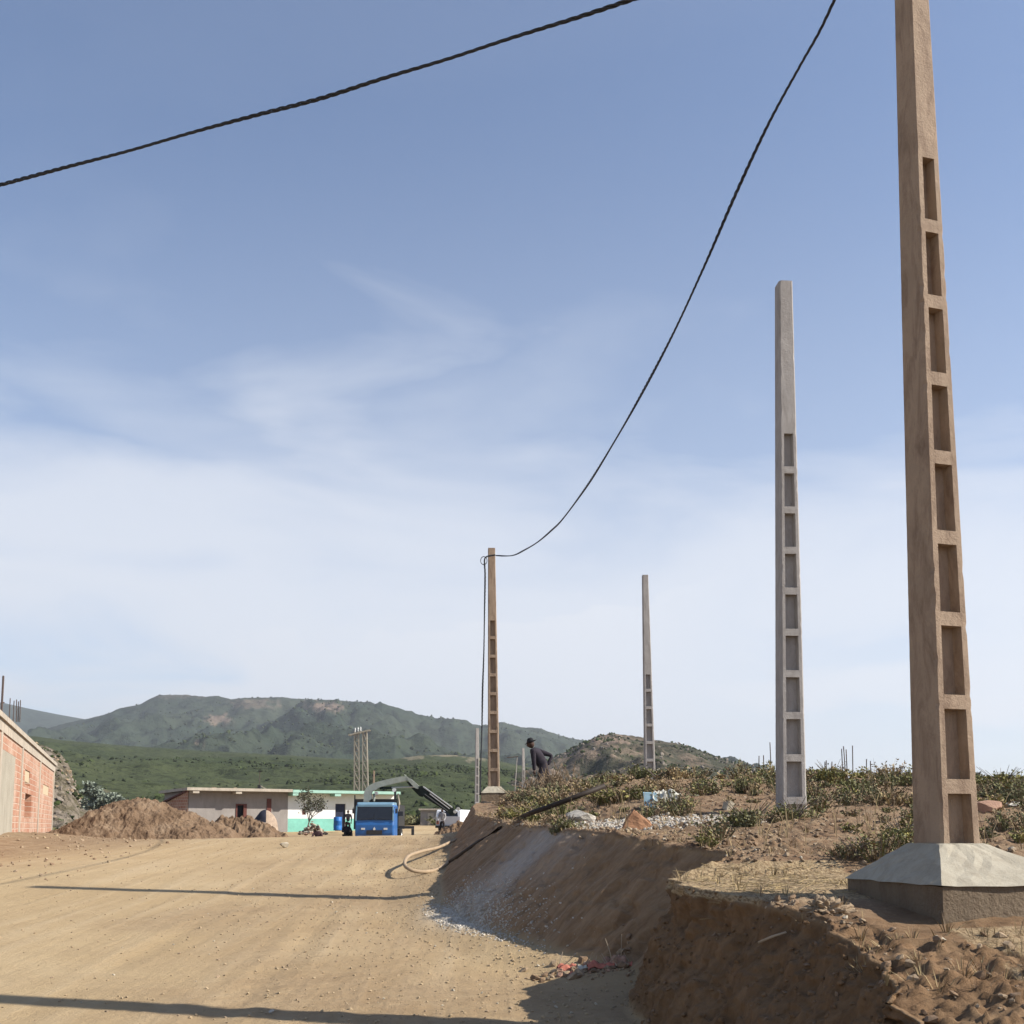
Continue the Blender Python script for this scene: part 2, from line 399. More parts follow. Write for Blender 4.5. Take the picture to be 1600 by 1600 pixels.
class MB:
    def __init__(s): s.v = []; s.f = []; s.m = []; s.uv = {}
    def add(s, vs, fs, mi=0):
        o = len(s.v); s.v.extend([tuple(p) for p in vs])
        for f in fs: s.f.append(tuple(i + o for i in f)); s.m.append(mi)
    def box(s, a, b, mi=0, T=None, taper=1.0):
        x0, y0, z0 = a; x1, y1, z1 = b
        cx, cy = (x0 + x1) / 2, (y0 + y1) / 2
        vs = [(x0,y0,z0),(x1,y0,z0),(x1,y1,z0),(x0,y1,z0)] + [(cx+(x-cx)*taper, cy+(y-cy)*taper, z1) for x, y in ((x0,y0),(x1,y0),(x1,y1),(x0,y1))]
        if T is not None: vs = [T @ Vector(p) for p in vs]
        s.add(vs, [(0,3,2,1),(4,5,6,7),(0,1,5,4),(1,2,6,5),(2,3,7,6),(3,0,4,7)], mi)
    def bar(s, p, q, w, h=None, mi=0, up=Vector((0,0,1)), w2=None, h2=None):
        p = Vector(p); q = Vector(q); h = h or w; w2 = w2 or w; h2 = h2 or h
        d = (q - p).normalized()
        if abs(d.dot(up)) > 0.98: up = Vector((0, 1, 0))
        r = d.cross(up).normalized(); u = r.cross(d)
        vs = [p + r*a*w/2 + u*b*h/2 for a, b in ((-1,-1),(1,-1),(1,1),(-1,1))] + [q + r*a*w2/2 + u*b*h2/2 for a, b in ((-1,-1),(1,-1),(1,1),(-1,1))]
        s.add(vs, [(0,3,2,1),(4,5,6,7),(0,1,5,4),(1,2,6,5),(2,3,7,6),(3,0,4,7)], mi)
    def tube(s, pts, r, n=8, mi=0, cap=True):
        pts = [Vector(p) for p in pts]
        if not isinstance(r, (list, tuple)): r = [r] * len(pts)
        vs = []; fs = []; prev = None
        for i, p in enumerate(pts):
            d = (pts[min(i+1, len(pts)-1)] - pts[max(i-1, 0)]).normalized()
            if prev is None:
                a = Vector((0,0,1)) if abs(d.z) < 0.9 else Vector((1,0,0))
                x = d.cross(a).normalized()
            else: x = (prev - d * prev.dot(d)).normalized()
            prev = x; y = d.cross(x)
            for k in range(n):
                t = 2*math.pi*k/n; vs.append(p + (x*math.cos(t) + y*math.sin(t))*r[i])
        for i in range(len(pts)-1):
            for k in range(n):
                k2 = (k+1) % n; fs.append((i*n+k, i*n+k2, (i+1)*n+k2, (i+1)*n+k))
        if cap: fs.append(tuple(range(n))[::-1]); fs.append(tuple((len(pts)-1)*n + k for k in range(n)))
        s.add(vs, fs, mi)
    def prism(s, poly, d, mi=0):
        """poly: list of points, extruded by vector d"""
        n = len(poly); d = Vector(d)
        vs = [Vector(p) for p in poly] + [Vector(p) + d for p in poly]
        s.add(vs, [tuple(range(n))[::-1], tuple(range(n, 2*n))] + [(i, (i+1) % n, n + (i+1) % n, n + i) for i in range(n)], mi)
    def build(s, name, mats, parent=None, smooth=False, origin=None):
        me = bpy.data.meshes.new(name)
        vs = s.v
        if origin is not None: vs = [(a-origin[0], b-origin[1], c-origin[2]) for a, b, c in vs]
        me.from_pydata(vs, [], s.f)
        if not isinstance(mats, (list, tuple)): mats = [mats]
        for m in mats: me.materials.append(m)
        if len(mats) > 1: me.polygons.foreach_set('material_index', s.m)
        if smooth: me.polygons.foreach_set('use_smooth', [True] * len(me.polygons))
        me.update()
        o = bpy.data.objects.new(name, me); COL.objects.link(o)
        if origin is not None: o.location = origin
        if parent is not None: o.parent = parent
        return o
def from_np(name, verts, faces, mats, parent=None, smooth=True, midx=None):
    me = bpy.data.meshes.new(name)
    me.vertices.add(len(verts)); me.vertices.foreach_set('co', np.asarray(verts, np.float32).ravel())
    faces = np.asarray(faces, np.int32); k = faces.shape[1]
    me.loops.add(faces.size); me.loops.foreach_set('vertex_index', faces.ravel())
    me.polygons.add(len(faces)); me.polygons.foreach_set('loop_start', np.arange(0, faces.size, k, dtype=np.int32))
    me.polygons.foreach_set('loop_total', np.full(len(faces), k, np.int32))
    me.polygons.foreach_set('use_smooth', np.full(len(faces), smooth))
    if not isinstance(mats, (list, tuple)): mats = [mats]
    for m in mats: me.materials.append(m)
    if midx is not None: me.polygons.foreach_set('material_index', np.asarray(midx, np.int32))
    me.update(calc_edges=True); me.validate()
    o = bpy.data.objects.new(name, me); COL.objects.link(o)
    if parent is not None: o.parent = parent
    return o
def grid_faces(nr, nc):
    i = np.arange((nr-1)*(nc-1)); r = i // (nc-1); c = i % (nc-1); a = r*nc + c
    return np.stack([a, a+1, a+nc+1, a+nc], 1)

# ------------------------------------------------------------------ terrain
I = np.interp
def road_z(Y):  return I(Y, [-200,-20,0,6,8,10,12,15,19,24,27,30,36,45,55,60,66,80,100,130,200,400], [-2,-.5,-.15,-.06,-.03,.07,.18,.35,.64,1.04,1.23,1.26,1.08,.7,.4,.65,.9,1.45,1.6,1.2,-1,-4])
def toe_x(Y):   return I(Y, [0,5,6,7,7.8,8.9,9.4,10,10.6,11.6,12.4,14.3,17,20,24,28,31,34,40], [1.9,1.7,1.45,1.12,.98,1.0,1.18,1.09,.5,.04,-.46,-.95,-1.18,-1.25,-1.38,-1.42,-1.3,-.4,1.5])
def top_x(Y):   return I(Y, [0,5,6,6.6,7.2,7.8,8.1,9.2,9.6,10,10.6,11.6,12.4,14.3,17,20,24,28,31,34,40], [2.3,2.0,2.02,2.03,1.92,1.6,1.44,1.42,1.9,2.15,1.65,1.2,.76,.22,-.06,-.25,-.88,-1.05,-.9,.2,4.5])
def edge_z(Y):  return I(Y, [-20,0,4,5,6,6.5,7,7.6,8,9.3,9.6,10.6,11.6,12.4,14.3,17,20,24,26,29,31,33,36,40,400], [.3,.35,.40,.53,.76,.85,.90,.97,1.0,1.04,1.2,1.3,1.4,1.45,1.5,1.53,1.6,1.75,1.87,2.13,2.22,2.15,1.6,1.0,-4])
def plat_z(Y):  return I(Y, [-20,0,4,5,6,6.6,7,8,9.2,9.6,11,12,14.5,18,22,24,30,36,45,60,100,200,400], [.4,.3,.32,.5,.76,.88,.95,1.05,1.10,1.24,1.38,1.5,1.66,2.05,2.48,2.5,2.25,1.7,1.1,.6,1.2,-1,-4])

rows = list(-np.geomspace(250, 3, 30)) + list(np.linspace(-2.5, 3.4, 24))
y = 3.5
while y < 10: rows.append(y); y += 0.022
while y < 11: rows.append(y); y += 0.034
while y < 42: rows.append(y); y += 0.034 * (y/11)**1.5
while y < 4400: rows.append(y); y *= 1.03
RY = np.array(rows)
dl = np.concatenate([np.linspace(0, 9, 150)[1:], 9 + np.geomspace(.07, 3400, 66)])[::-1]
fu = np.linspace(0, 1, 84)
dr = np.concatenate([np.linspace(0, 2.6, 110)[1:], np.linspace(2.6, 9, 110)[1:], 9 + np.geomspace(.07, 3400, 56)])
NC = len(dl) + len(fu) + len(dr)
Yg = np.repeat(RY[:, None], NC, 1)
nearY = (1 - sst(9.6, 10.4, RY))*sst(-2, 3, RY)
_toe0, _top0 = toe_x, top_x
def _wob(Y, a, sd): Y = np.asarray(Y, float); return a*(.10*fbm(Y*1.5, Y*0, 0, 3, sd) + .07*fbm(Y*5, Y*0, 0, 4, sd+7, .65))*(1 - sst(8.6, 9.8, Y)*.6)*(1 - sst(30, 36, Y))
def toe_x(Y): return _toe0(Y) + _wob(Y, .6, 201)
def top_x(Y): return _top0(Y) + _wob(Y, 1.5, 211)
tx = toe_x(RY)[:, None]; tp = top_x(RY)[:, None]
Xg = np.concatenate([tx - dl[None, :], tx + (tp - tx) * fu[None, :], tp + dr[None, :]], 1)
def base_z(X, Y):
    t, p = toe_x(Y), top_x(Y)
    cross = 0.006 * np.clip(-X, -1, 9) * (1 - sst(17, 22, Y)) - 0.017 * np.clip(-X - 1, 0, 12) * sst(19, 26, Y) * (1 - sst(45, 60, Y)) * sst(4, 9, Y)
    far = sst(11, 17, -X) * 0.36 * sst(14, 24, Y) * (1 - sst(50, 70, Y))
    rz = road_z(Y) + cross + far
    rz = rz + 0.10 * sst(0.9, 0.0, t - X) * sst(9, 10, Y) * (X < t)          # scree at the toe
    s = np.clip((X - t) / np.maximum(p - t, 1e-3), 0, 1)
    prof = s * 0.97 + 0.03 * (1 - (1 - s)**3)
    e, q = edge_z(Y), plat_z(Y)
    low = 0.10 * sst(9, 10, Y) + rz * 0 + 0
    top = e + (q - e) * sst(0, 3.2, X - p)
    top = top + (0.10 * np.clip(X - 9, 0, 40) * .12) * (Y < 40)
    face = (rz + low) + (np.maximum(e, rz) - rz - low) * prof
    z = np.where(X < t, rz, np.where(X < p, face, np.maximum(top, rz - 3)))
    return z
Zg = base_z(Xg, Yg)
isface = ((Xg >= tx) & (Xg <= tp)).astype(float)
H = Zg - (road_z(Yg))
sF = np.clip((Xg - tx) / np.maximum(tp - tx, 1e-3), 0, 1)
face_m = sst(-.05, .1, sF) * (1 - sst(.93, 1.0, sF)) * isface * sst(.15, .4, H + .3) * (1 - sst(36, 40, Yg))
plat_m = (Xg >= tp).astype(float) * (1 - sst(60, 90, Yg))
plat_m = np.maximum(plat_m, isface * sst(.93, 1.0, sF))
shoulder = sst(7.5, 12, -Xg + 1.2*fbm(Xg*.4, Yg*.4, 0, 3, 5)) * sst(15, 24, Yg + 2*fbm(Xg*.5, Yg*.5, 0, 3, 9)) * (1 - sst(60, 70, Yg))
plat_m = np.maximum(plat_m, shoulder * .8)
ns = fbm(Xg*1.3, Yg*1.3, 0, 4, 21)
white_m = np.exp(-((Yg - 13.1 + .5*ns)/.85)**2) * (face_m * .85 + (sF < .02) * np.exp(-((tx - Xg)/.35)**2) * (Xg < tp)) * .9
white_m += .8 * sst(.1, .5, .6 - np.hypot((Xg - 1.7)/1.6, (Yg - 13.4)/1.3) * .75 + .3*ns) * (Xg >= tp)
ledge = ((Yg > 7.55) & (Yg < 9.55) & (Xg > tp - .03) & (Xg < 3.0)).astype(float) + ((Yg < 6.6) & (Yg > 5.2) & (Xg > 2.75) & (ns > -.2)).astype(float) * .8
# relief, pushed out along the surface
P3 = np.stack([Xg, Yg, Zg], 2)
gy = np.gradient(P3, axis=0); gx = np.gradient(P3, axis=1)
nrm = np.cross(gx, gy); nrm /= np.linalg.norm(nrm, axis=2, keepdims=True) + 1e-9
near = np.clip(1 - sst(60, 200, np.abs(Yg)), 0, 1)
lump = (1 - sst(9.2, 10.0, Yg)) * (Xg > tx - .02)                  # the rough mound below the near pole
rough = fbm(Xg*1.1, Yg*1.1, Zg*1.6, 6, 31, .55)
rid = 1 - np.abs(fbm(Xg*1.9, Yg*1.9, Zg*2.4, 6, 51, .58)) * 2
def clods(sc, seed, lo=0.0, hi=.62):
    """rounded crumbs of soil, only worked out where the grid is fine"""
    out = np.zeros(Xg.shape); m = (Yg > 4.5) & (Yg < 26) & (Xg > -5) & (Xg < 12)
    x, y_, z = Xg[m], Yg[m], Zg[m]
    wx = .25*vnoise(x*sc*1.3, y_*sc*1.3, z*sc*1.3, seed+40)
    w = worley(x*sc + wx, y_*sc - wx, z*sc + wx, seed)
    out[m] = 1 - sst(lo, hi, w); return out
C1 = clods(3.2, 101); C2 = clods(7.0, 102); C3 = clods(13.0, 103)
walked = sst(-.5, .5, fbm(Xg*.45, Yg*.45, 0, 3, 8) + Xg*.16 + .25) * (Xg < tx)
d = (1 - face_m) * (1 - plat_m) * (.012 * fbm(Xg*.8, Yg*.8, 0, 3, 3) + walked * (.018 * fbm(Xg*4, Yg*7, 0, 5, 4, .65) + .016 * C3 * sst(-.1, .5, fbm(Xg*2, Yg*2, 0, 2, 14))))
rut = np.zeros(Xg.shape)
for (xc, cv, wd, dp) in ((-2.3, .012, .15, .015), (-3.85, .012, .15, .013), (-.6, .018, .12, .010)):
    lx = xc - cv*np.clip(Yg - 8, 0, 60)**1.55 + .05*np.sin(Yg*.9 + xc)
    q = np.exp(-((Xg - lx)/wd)**2)
    rut += -dp*q*(.75 + .25*np.sin(Yg*38)) + .5*dp*np.exp(-((np.abs(Xg - lx) - wd*1.7)/(wd*.5))**2)
d += rut * (Xg < tx - .1) * (Yg < 30) * sst(-.25, .3, fbm(Xg*.5, Yg*.35, 0, 3, 19))
d += face_m * (1 - lump) * (.05 * rough + .045 * fbm(Xg*.8 + .5*Zg, Yg*8, Zg*.8, 5, 61, .6) + .012*fbm(Xg*9, Yg*9, Zg*9, 3, 62) - .045*sst(.22, .42, fbm(Xg*2.6 + 1.5*Zg, Yg*11, Zg*2.6, 3, 66)))
d += plat_m * (1 - lump) * (.05 * rough + .03 * fbm(Xg*6, Yg*6, Zg*6, 4, 71) + .05 * C2 * sst(-.2, .4, fbm(Xg*1.4, Yg*1.4, 0, 3, 15)) + .025 * C3)
rl = (1 - ledge * .8)
stp = sst(2.3, 3.2, Xg + (6.8 - Yg)*.5) * (Yg < 7.0)
blockz = (Xg > 2.3) * (Yg > 6.3)
lm = lump * np.maximum(face_m, plat_m * rl * (1 - .75*blockz))
d += lm * (.07 * (rid - .45) + .09 * rough + .022 * fbm(Xg*14, Yg*14, Zg*14, 4, 81, .65) + .012*np.abs(fbm(Xg*24, Yg*24, Zg*24, 3, 91)) + (.022 + .01*stp) * C1 + (.020 + .012*stp) * C2*sst(-.4, .3, fbm(Xg*2.3, Yg*2.3, 0, 3, 88)) + (.018 + .024*stp) * C3 + .012*fbm(Xg*22, Yg*22, Zg*22, 2, 96) - .045)
d *= near
P3 = P3 + nrm * d[:, :, None]
# undercut below the ledge: pull the soil inwards beneath the crust
und = lump * face_m * np.exp(-((sF - .72)/.13)**2) * sst(7.2, 8.0, Yg)
P3[:, :, 0] += .10 * und
verts = P3.reshape(-1, 3)
ground = from_np('ground', verts, grid_faces(len(RY), NC), M['earth'], smooth=True)
tag(ground, kind='structure')
ca = ground.data.color_attributes.new('soil', 'FLOAT_COLOR', 'POINT')
ca.data.foreach_set('color', np.stack([np.clip(face_m, 0, 1), np.clip(np.maximum(plat_m, walked*.45*(Xg > -6)*(Yg < 32)), 0, 1), np.clip(white_m, 0, 1), np.clip(ledge, 0, 1)], 2).astype(np.float32).ravel())
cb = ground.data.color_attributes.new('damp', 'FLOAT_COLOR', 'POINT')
dm_ = np.clip(lump * np.maximum(face_m, .75*plat_m*(1 - sst(6.6, 7.4, Yg))), 0, 1)  # darker brown on the near mound's face and low front part
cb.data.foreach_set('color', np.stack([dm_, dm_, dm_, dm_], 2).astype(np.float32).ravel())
GX, GZ = P3[:, :, 0], P3[:, :, 2]
def gz(X, Y):
    i = int(np.searchsorted(RY, Y)); i = min(max(i, 1), len(RY)-1)
    t = (Y - RY[i-1]) / (RY[i] - RY[i-1])
    return float(I(X, GX[i-1], GZ[i-1]) * (1-t) + I(X, GX[i], GZ[i]) * t)

# ------------------------------------------------------------------ hills (fans of real terrain, far away)
def hill(name, ridge, Yb, Yr, zb, m, nr=90, nc=400, amp=8.0, fr=.01, seed=1, pw=1.2, Yend=None, rough_r=.0, bare=None):
    xs = np.array([r[0] for r in ridge], float); ys = np.array([r[1] for r in ridge], float)
    px = np.linspace(xs[0], xs[-1], nc); py = I(px, xs, ys)
    k = np.array([1,2,3,2,1])/9; py = np.convolve(np.pad(py, 2, 'edge'), k, 'valid')
    rgh = rough_r * np.abs(fbm(px*.09, 0*px, 0, 5, seed+90)) * 4 / F * Yr
    u = (px - 800) / F
    zr = EYE + (HOR - py) / F * Yr
    t = np.concatenate([np.linspace(0, 1, nr), 1 + np.linspace(0.03, .6, 14)])
    T, U = np.meshgrid(t, u, indexing='ij'); ZR = np.repeat(zr[None, :], len(t), 0)
    Y = Yb + (Yr - Yb) * T; X = U * Y
    prof = np.where(T <= 1, T**pw, 1 - (T - 1)*1.3)
    Z = zb + (ZR - zb) * prof + rgh[None, :] * np.clip(np.minimum(T, 2 - T), 0, 1)**14
    en = np.clip(T, 0, 1) * (1 - np.clip(T, 0, 1)) * 3.2
    rn = 1 - 2*np.abs(fbm(X*fr, Y*fr*.6, 0, 5, seed))
    Z += amp * en * (rn - .5) + amp*.25*en*fbm(X*fr*6, Y*fr*6, 0, 4, seed+5)
    o = from_np(name, np.stack([X, Y, Z], 2).reshape(-1, 3), grid_faces(len(t), nc), m)
    SX = np.repeat(px[None, :], len(t), 0); SY = HOR - (Z - EYE) / Y * F
    w = np.zeros(Z.shape)
    for (bx, by, rx, ry, k) in (bare or ()):
        q = np.hypot((SX-bx)/rx, (SY-by)/ry) + .9*fbm(SX*.12, SY*.3, 0, 4, seed+33)
        w = np.maximum(w, k*sst(1.1, .6, q))
    a_ = o.data.color_attributes.new('bare', 'FLOAT_COLOR', 'POINT')
    a_.data.foreach_set('color', np.stack([w, w, w, w], 2).astype(np.float32).ravel())
    tag(o, kind='structure'); HG[name] = (X, Y, Z, SX, T); return o
HG = {}
hill('far_mountain', [(-700,1090),(-300,1075),(-60,1088),(0,1098),(40,1107),(80,1115),(130,1124),(200,1140),(300,1170)], 1200, 2600, 0, M['mountain'], amp=45, fr=.003, seed=3)
hill('mountain', [(40,1150),(80,1136),(100,1130),(130,1124),(160,1117),(195,1107),(215,1101),(230,1092),(243,1087),(262,1086),(290,1086),(310,1088),(330,1089),(355,1093),(380,1090),(410,1090),(450,1092),(500,1093),(540,1096),(560,1099),(600,1108),(640,1117),(680,1127),(720,1136),(750,1139),(790,1135),(820,1141),(850,1147),(900,1156),(930,1161),(980,1178),(1060,1200),(1200,1230)],
     560, 1700, 5, M['mountain'], nc=700, nr=160, amp=85, fr=.0046, seed=11, rough_r=.35,
     bare=[(502,1104,34,9,.9),(395,1100,40,9,.5),(340,1124,20,9,.8),(305,1162,16,3,.9),(250,1088,60,4,.3)])
hill('green_hillside', [(-500,1120),(0,1148),(60,1152),(100,1158),(200,1166),(300,1173),(400,1178),(500,1184),(560,1188),(620,1186),(660,1181),(700,1180),(760,1186),(820,1198),(900,1215),(1000,1235),(1200,1260)],
     105, 560, -1, M['greenhill'], nc=600, nr=160, amp=8, fr=.012, seed=23, pw=1.15, rough_r=.3, bare=[(585,1180,30,3,.9),(640,1184,26,4,.7),(700,1180,40,4,.8),(744,1186,16,6,.6),(150,1240,30,5,.5),(545,1183,14,2,.8)])
hill('rocky_hill', [(740,1240),(780,1222),(820,1206),(850,1192),(880,1178),(900,1167),(920,1157),(940,1150),(957,1146),(975,1149),(1000,1152),(1020,1156),(1060,1163),(1100,1175),(1140,1190),(1180,1204),(1220,1216),(1300,1228),(1420,1240),(1900,1255)],
     120, 380, -1, M['rockhill'], nc=500, nr=140, amp=11, fr=.02, seed=37, rough_r=.5, bare=[(950,1158,34,10,1),(900,1180,60,10,.8),(860,1200,50,9,.7),(985,1175,40,6,.6),(870,1166,20,4,.6)])
hill('bare_slope', [(-300,1120),(0,1150),(50,1160),(80,1172),(95,1180),(108,1197),(118,1222),(127,1248),(145,1262),(175,1272),(215,1284),(300,1296)],
     60, 100, .6, M['lefthill'], nc=320, nr=160, amp=2.0, fr=.16, seed=43, rough_r=.8)

# ------------------------------------------------------------------ concrete ladder poles
def pole(name, X, Y, zb, rot, H, wb, wt, db, dt, m, label, s=.57, nwin=9, sill=.06, foot=None, lean=0.0, group=None):
    root = empty(name, (X, Y, zb), R(rot))
    tag(root, label, 'utility pole', group)
    rs = random.Random(int(X*100+Y*10))
    rowsz = [(-.5, 0), (0, 0)]
    z = sill
    seq = []
    for k in range(nwin):
        a = z + k*s; b_ = a + s*.83
        seq += [(a, 1), (b_, 0)]
    zs = [(min(-.6, sill-.2), 0)] + ([(0.0, 0)] if sill > .02 else []) + seq
    zt = seq[-1][0]
    while zt + .35 < H: zt += .35; zs.append((zt, 0))
    zs.append((H, 0))
    full = []
    for i in range(len(zs)-1):            # finer rows so that edges can be uneven
        (a, w), (b_, _) = zs[i], zs[i+1]
        n = 8 if w else 3
        for k in range(n): full.append((a + (b_-a)*k/n, w))
    full.append(zs[-1])
    vs = []; fs = []
    rec = .085
    for z, _ in full:
        t = max(0, z) / H
        w = (wb + (wt - wb)*t)/2; dd = (db + (dt - db)*t)/2
        rail = .052 + .012*(1-t); c = .016
        wi = max(w - rail, .02)
        j = lambda a=.0007: rs.uniform(-a, a)
        ch = lambda: rs.uniform(0, .0015) if rs.random() < .9 else rs.uniform(.004, .011)
        cL = c + ch(); cR = c + ch()
        ring = [(-w + j(), dd, z), (-w + j(), -dd + cL, z), (-w + cL, -dd + j(), z), (-wi + j(), -dd + j(.001), z), (wi + j(), -dd + j(.001), z), (w - cR, -dd + j(), z), (w + j(), -dd + cR, z), (w + j(), dd, z),
                (-wi + .012, -dd + rec, z), (wi - .012, -dd + rec, z)]
        vs += [(x + lean*z, y_, z_) for x, y_, z_ in ring]
    n = 10
    for i in range(len(full)-1):
        a, b_ = i*n, (i+1)*n
        for k in range(7):
            if k == 3 and full[i][1]: continue
            fs.append((a+k, a+k+1, b_+k+1, b_+k))
        fs.append((a+7, a, b_, b_+7))
        if full[i][1]:
            fs.append((a+3, b_+3, b_+8, a+8)); fs.append((a+8, a+9, b_+9, b_+8)); fs.append((a+9, b_+9, b_+4, a+4))
            if not full[i-1][1]: fs.append((a+3, a+8, a+9, a+4))
            if not full[i+1][1]: fs.append((b_+4, b_+9, b_+8, b_+3))
    L = (len(full)-1)*n
    fs.append((0, 7, 6, 5, 4, 3, 2, 1)); fs.append(tuple(L + k for k in range(8)))
    # the recess vertices on solid rows stay unused; drop them
    used = sorted({i for f in fs for i in f}); mp_ = {u: i for i, u in enumerate(used)}
    mb = MB(); mb.add([vs[u] for u in used], [tuple(mp_[i] for i in f) for f in fs])
    mb.build('shaft', m, root)
    if foot:
        fw, fh, bw, bh, fm, bm_, fx, fr_ = foot
        bm = bmesh.new()
        def ring(w_, z_, nn=10, jj=.007, ox=0.0):
            out = []
            cs = [(-1,-1),(1,-1),(1,1),(-1,1)]
            for q in range(4):
                (ax, ay), (bx, by) = cs[q], cs[(q+1) % 4]
                for k in range(nn):
                    f = k/nn
                    out.append(bm.verts.new(((ax+(bx-ax)*f)*w_/2 + rs.uniform(-jj, jj) + ox, (ay+(by-ay)*f)*w_/2 + rs.uniform(-jj, jj), z_ + rs.uniform(-jj, jj))))
            return out
        def loft(rs_):
            for A, B in zip(rs_, rs_[1:]):
                for k in range(len(A)): bm.faces.new((A[k], A[(k+1) % len(A)], B[(k+1) % len(A)], B[k]))
            bm.faces.new(rs_[-1]); bm.faces.new(rs_[0][::-1])
        top = max(wb, db) + .05
        loft([ring(fw + (top - fw)*k/6, -fh + fh*k/6, ox=fx*(1 - k/6)) for k in range(7)])
        me = bpy.data.meshes.new('footing_cap'); bm.to_mesh(me); bm.free(); me.materials.append(fm)
        cp = bpy.data.objects.new('footing_cap', me); COL.objects.link(cp); cp.parent = root; cp.rotation_euler = (0, 0, R(fr_))
        bm = bmesh.new()
        loft([ring(bw, -fh - .004 - bh + bh*k/9, 34, .0015, fx) for k in range(10)])
        me = bpy.data.meshes.new('footing_block'); bm.to_mesh(me); bm.free(); me.materials.append(bm_)
        cp = bpy.data.objects.new('footing_block', me); COL.objects.link(cp); cp.parent = root; cp.rotation_euler = (0, 0, R(fr_))
    return root
PG = 'concrete utility poles beside the dirt road'
def fit(Y, y_first, y_last, nint, xb, yb, xt, yt):
    """window spacing, first sill, height and lean from what the photo shows at distance Y"""
    za, zl_ = at(0, y_first, Y*1.009).z, at(0, y_last, Y).z; s_ = (za - zl_)/nint
    b_ = at(xb, yb, Y); t = at(xt, yt, Y)
    return s_, b_, zl_ - .83*s_ - b_.z, t.z - b_.z, (t.x - b_.x)/(t.z - b_.z)
s_, b_, sill_, H_, ln_ = fit(7.3, 248, 1240, 8, 1480, 1319, 1426, 0)
near_pole = pole('utility_pole', at(1480, 1319, 7.45).x, 7.45, b_.z, 17, 7.45, .335, .165, .30, .17, M['conc_tan'],
     'tallest brown concrete pole, nearest on the right, on a pyramid footing', s=s_, sill=sill_, foot=(1.22, .265, 1.18, .34, M['conc_white'], M['conc_rough'], .13, -5), lean=ln_, group=PG)
s_, b_, sill_, H_, ln_ = fit(14.4, 683, 1190, 8, 1239, 1272, 1227, 438)
pole('utility_pole', b_.x, 14.5, b_.z - .35, 4, H_ + .35, .36, .20, .30, .21, M['conc_grey'],
     'tall grey concrete pole standing among the weeds just left of the nearest pole', s=s_, nwin=10, sill=sill_ - s_ + .35, group=PG, lean=ln_)
s_, b_, sill_, H_, ln_ = fit(31.3, 972.5, 1205, 8, 771.5, 1229, 768, 856)
pole('utility_pole', b_.x, 31.4, b_.z, 3, H_, .36, .22, .30, .2, M['conc_tan'],
     'tan concrete pole holding the cable, on a footing at the far end of the bank', s=s_, sill=sill_, foot=(.82, .2, .78, .3, M['conc_white'], M['conc_rough'], 0, 0), lean=ln_, group=PG)
s_, b_, sill_, H_, ln_ = fit(33.7, 1056, 1190, 5, 1017, 1257, 1008.5, 898)
pole('utility_pole', b_.x, 33.8, b_.z, 2, H_, .36, .19, .28, .19, M['conc_grey'],
     'slim grey concrete pole rising behind the weedy crest, right of the man in the hat', group=PG, lean=ln_, s=s_, nwin=8, sill=sill_ - 2*s_)
p = at(745, 1310, 66)
pole('utility_pole', p.x, 66, p.z, 10, at(745, 1138, 66).z - p.z, .30, .2, .28, .18, M['conc_grey'],
     'thin pale pole far off just left of the tan pole with the hanging cable', group=PG)
p = at(819, 1290, 95)
pole('utility_pole', p.x, 95, p.z, 10, at(817, 1169, 95).z - p.z, .34, .2, .28, .18, M['conc_grey'],
     'thin pale pole far off just left of the man in the hat', group=PG, lean=-.012)

# ------------------------------------------------------------------ cables
def twisted(name, pts, label, r=.0100, hr=.0105, pitch=.34, strands=3, step=.035, n=6):
    pts = [Vector(p) for p in pts]
    def cr(p0, p1, p2, p3, t):
        return .5*((2*p1) + (-p0+p2)*t + (2*p0-5*p1+4*p2-p3)*t*t + (-p0+3*p1-3*p2+p3)*t**3)
    path = []
    for i in range(len(pts)-1):
        a = pts[max(i-1, 0)]; b_ = pts[i]; c = pts[i+1]; d_ = pts[min(i+2, len(pts)-1)]
        m_ = max(2, int((c-b_).length/step))
        for k in range(m_): path.append(cr(a, b_, c, d_, k/m_))
    path.append(pts[-1])
    mb = MB(); s = 0
    offs = [[] for _ in range(strands)]
    for i, p in enumerate(path):
        d_ = (path[min(i+1, len(path)-1)] - path[max(i-1, 0)]).normalized()
        x = d_.cross(Vector((.3, .2, 1))).normalized(); y_ = d_.cross(x)
        if i: s += (p - path[i-1]).length
        wob = hr*(1 + .35*math.sin(s*1.7))
        for k in range(strands):
            t = 2*math.pi*(s/pitch + k/strands)
            offs[k].append(p + (x*math.cos(t) + y_*math.sin(t))*wob)
    for k in range(strands): mb.tube(offs[k], r, n)
    o = mb.build(name, M['cable'], smooth=True)
    tag(o, label, 'cable'); return o
def fit_path(img, Pa, Pb, extra_a=None, extra_b=None):
    """points seen in the photo put on the vertical plane through Pa-Pb"""
    ax, ay = Pa; bx, by = Pb
    out = []
    for x, y_ in img:
        u = (x-800)/F
        k = (ay - by)/(ax - bx)         # Y = ay + k (X-ax)
        Y = (ay - k*ax)/(1 - k*u)
        out.append(at(x, y_, Y))
    return out
c2 = fit_path([(800,868),(820,859),(840,847),(860,830),(880,810),(920,755),(960,690),(1000,620),(1050,525),(1100,417),(1150,302),(1200,195),(1250,103),(1280,50),(1305,-3),(1322,-42)], (-.5, 31.3), (3.1, 10.1))
top_l = at(775, 868, 31.25)
twisted('overhead_cable', [top_l] + c2, 'twisted black cable sagging from the tan pole up to the top right corner')
c1 = fit_path([(-40,300),(0,289),(100,262),(200,236),(300,207),(400,180),(500,154),(600,122),(700,92),(800,59),(900,28),(985,0),(1060,-26)], (3.12, 7.45), (-5.48, 10.96))
